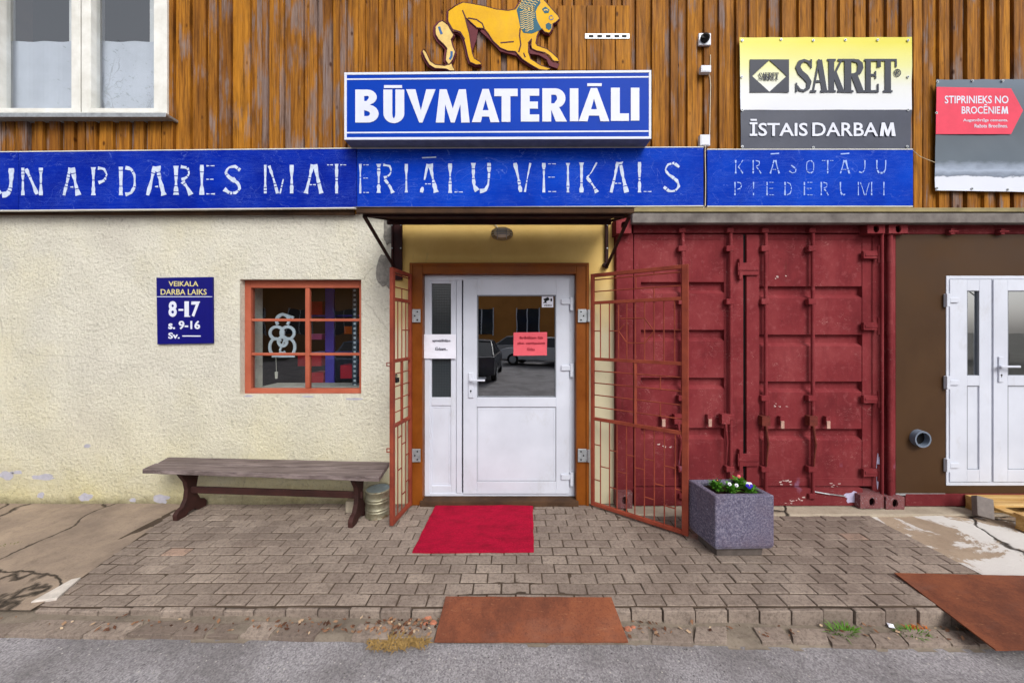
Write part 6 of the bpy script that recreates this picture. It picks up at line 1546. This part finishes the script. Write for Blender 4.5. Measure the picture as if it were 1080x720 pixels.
# ================================================================== ACROSS THE YARD (seen in the glass)
def zr_(x, y): return -.12
def car(x, y, rz, col, label, van=False):
    t = thing('parked_car', label, 'car', (x, y, -.13), 'cars parked across the yard'); cs, sn = math.cos(rz), math.sin(rz)
    paint = simple('car_paint', col, .25, .0, .05, 2, 0, .7)
    def W(mb): mb.v = [(x+a*cs-b*sn, y+a*sn+b*cs, c-.13) for a, b, c in mb.v]; return mb
    top = 1.45; prof = [(-2.15, .32), (-2.2, .7), (-2.05, .88), (-1.2, .96), (1.35, .98), (2.1, .95), (2.18, .6), (2.12, .3)]
    mb = MB(); mb.prism([(a, b) for a, b in prof], -.86, .86); obj('body', W(mb), paint, t, bevel=.08)
    cab = [(-1.25, .95), (-.55, top-.02), (.9, top), (1.75, .96)]; cab2 = [(-1.1, .95), (-.5, top-.06), (.85, top-.05), (1.6, .96)]
    def taper(poly, w0, w1):
        m = MB(); n = len(poly); f = lambda z: w0+(w1-w0)*(z-.95)/.5
        m.add([(a, -f(b), b) for a, b in poly]+[(a, f(b), b) for a, b in poly], [tuple(range(n)), tuple(range(2*n-1, n-1, -1))]+[(i, (i+1) % n, (i+1) % n+n, i+n) for i in range(n)]); return m
    obj('windows', W(taper(cab, .80, .62)), simple('car_glass', srgb(30, 34, 40), .08, var=0, bumpy=0, spec=.9), t, bevel=.03)
    mb = MB(); mb.box(-.6, -.62, top-.03, .95, .62, top+.02)
    for s_ in (-1, 1):
        mb.beam((-1.25, s_*.79, .95), (-.55, s_*.62, top-.01), .05, .05); mb.beam((.9, s_*.62, top), (1.75, s_*.79, .96), .06, .05); mb.beam((.15, s_*.80, .95), (.15, s_*.63, top), .06, .04)
    obj('roof', W(mb), paint, t, bevel=.02)
    for a in (-1.35, 1.35):
        for s_ in (-1, 1):
            mb = MB(); mb.cyl((a, s_*.70, .32), (a, s_*.88, .32), .32, n=24); wq = obj('wheel', W(mb), BLACK, t, bevel=.03)
            mb = MB(); mb.cyl((a, s_*.86, .32), (a, s_*.895, .32), .19, n=16); obj('rim', W(mb), GALV, wq)
    for s_ in (-1, 1):
        mb = MB(); mb.box(-2.21, s_*.5-.17, .62, -2.1, s_*.5+.17, .76); obj('headlight', W(mb), simple('headlamp', srgb(220, 220, 224), .1, var=0, bumpy=0), t, bevel=.02)
    mb = MB(); mb.box(-2.215, -.4, .42, -2.12, .4, .58); obj('grille', W(mb), BLACK, t)
car(-5.3, -9.4, R(80), srgb(120, 140, 170), 'blue grey saloon parked facing the shop, reflected in the shop window')
car(-1.4, -10.6, R(92), srgb(60, 62, 70), 'dark grey saloon parked across the yard, reflected in the left of the door glass')
car(1.6, -15.4, R(20), srgb(200, 204, 208), 'white saloon parked far across the yard, reflected in the door glass')
car(-3.6, -16, R(8), srgb(150, 156, 164), 'silver saloon parked far across the yard beside the ochre building')
car(4.2, -16.6, R(12), srgb(96, 120, 160), 'blue saloon parked in the far row behind the white saloon')
car(.2, -19.2, R(4), srgb(170, 170, 172), 'light grey saloon parked close to the ochre building')
car(6.2, -11.5, R(100), srgb(110, 30, 30), 'dark red saloon parked at the far right of the yard')
OB = thing('warehouse', 'long ochre rendered warehouse with dark windows across the yard, seen in the glass', 'building', (0, -24, -.2))
mb = MB(); mb.box(-34, -30, -.3, 34, -24, 5.2); obj('wall', mb, simple('ochre_render', srgb(176, 120, 62), .9, 0, .15, 1, .1), OB)
mb = MB(); mb.box(-34.3, -30.3, 5.2, 34.3, -23.6, 5.5); obj('roof', mb, simple('dark_roof', srgb(70, 60, 58), .8, 0, .1), OB)
for i in range(18):
    x = -32+i*3.6; mb = MB(); mb.box(x, -23.98, 1.4, x+1.7, -23.94, 3.4); wq = obj('window', mb, simple('dark_pane', srgb(40, 46, 54), .1, var=0, bumpy=0), OB)
    mb = MB(); mb.box(x-.08, -23.97, 1.3, x, -23.9, 3.5); mb.box(x+1.7, -23.97, 1.3, x+1.78, -23.9, 3.5); mb.box(x+.8, -23.93, 1.4, x+.88, -23.9, 3.4); obj('frame', mb, PVC, wq)
BARK = simple('bark', srgb(84, 72, 62), .95, 0, .3, 12, .8); FOL = simple('spring_foliage', srgb(60, 78, 40), .7, 0, .4, 3, 0)
def tree(x, y, hgt, seed, label, leafy):
    random.seed(seed); t = thing('tree', label, 'tree', (x, y, -.2), 'trees across the yard'); mb = MB(); tips = []
    def br(p, d, L_, r_, lev):
        pts = [p]; q = p.copy(); dd3 = d.copy()
        for i in range(4): dd3 = (dd3+Vector((random.uniform(-.16, .16), random.uniform(-.16, .16), .05))).normalized(); q = q+dd3*L_/4; pts.append(q.copy())
        mb.tube(pts, [r_*(1-.13*i) for i in range(5)], 6); tips.append(q.copy())
        if lev:
            for k in range(4 if lev > 1 else 7):
                a = random.uniform(0, 2*PI); nd = (dd3+Vector((math.cos(a), math.sin(a), random.uniform(0, .5)))*.75).normalized(); br(pts[random.choice([2, 3, 4])], nd, L_*random.uniform(.5, .7), r_*.5, lev-1)
    br(Vector((x, y, -.3)), Vector((0, 0, 1)), hgt*.5, .16, 4); obj('trunk', mb, BARK, t)
    mb = MB()
    for tp in tips:
        for i in range(leafy):
            c_ = tp+Vector((random.gauss(0, .3), random.gauss(0, .3), random.gauss(0, .25))); a = random.uniform(0, PI); s_ = random.uniform(.02, .04)
            d = Vector((math.cos(a), math.sin(a), random.uniform(-.5, .5)))*s_; e = Vector((-math.sin(a), math.cos(a), random.uniform(-.5, .5)))*s_*.6
            mb.add([c_-d, c_-e, c_+d, c_+e], [(0, 1, 2, 3)])
    obj('crown', mb, FOL, t, fixn=False)
tree(-12.0, -6.4, 10.6, 4, 'tall thinly leaved tree across the yard, reflected in the upstairs window', 9)
tree(30, -18, 10, 9, 'thinly leaved tree at the right end of the yard', 5)
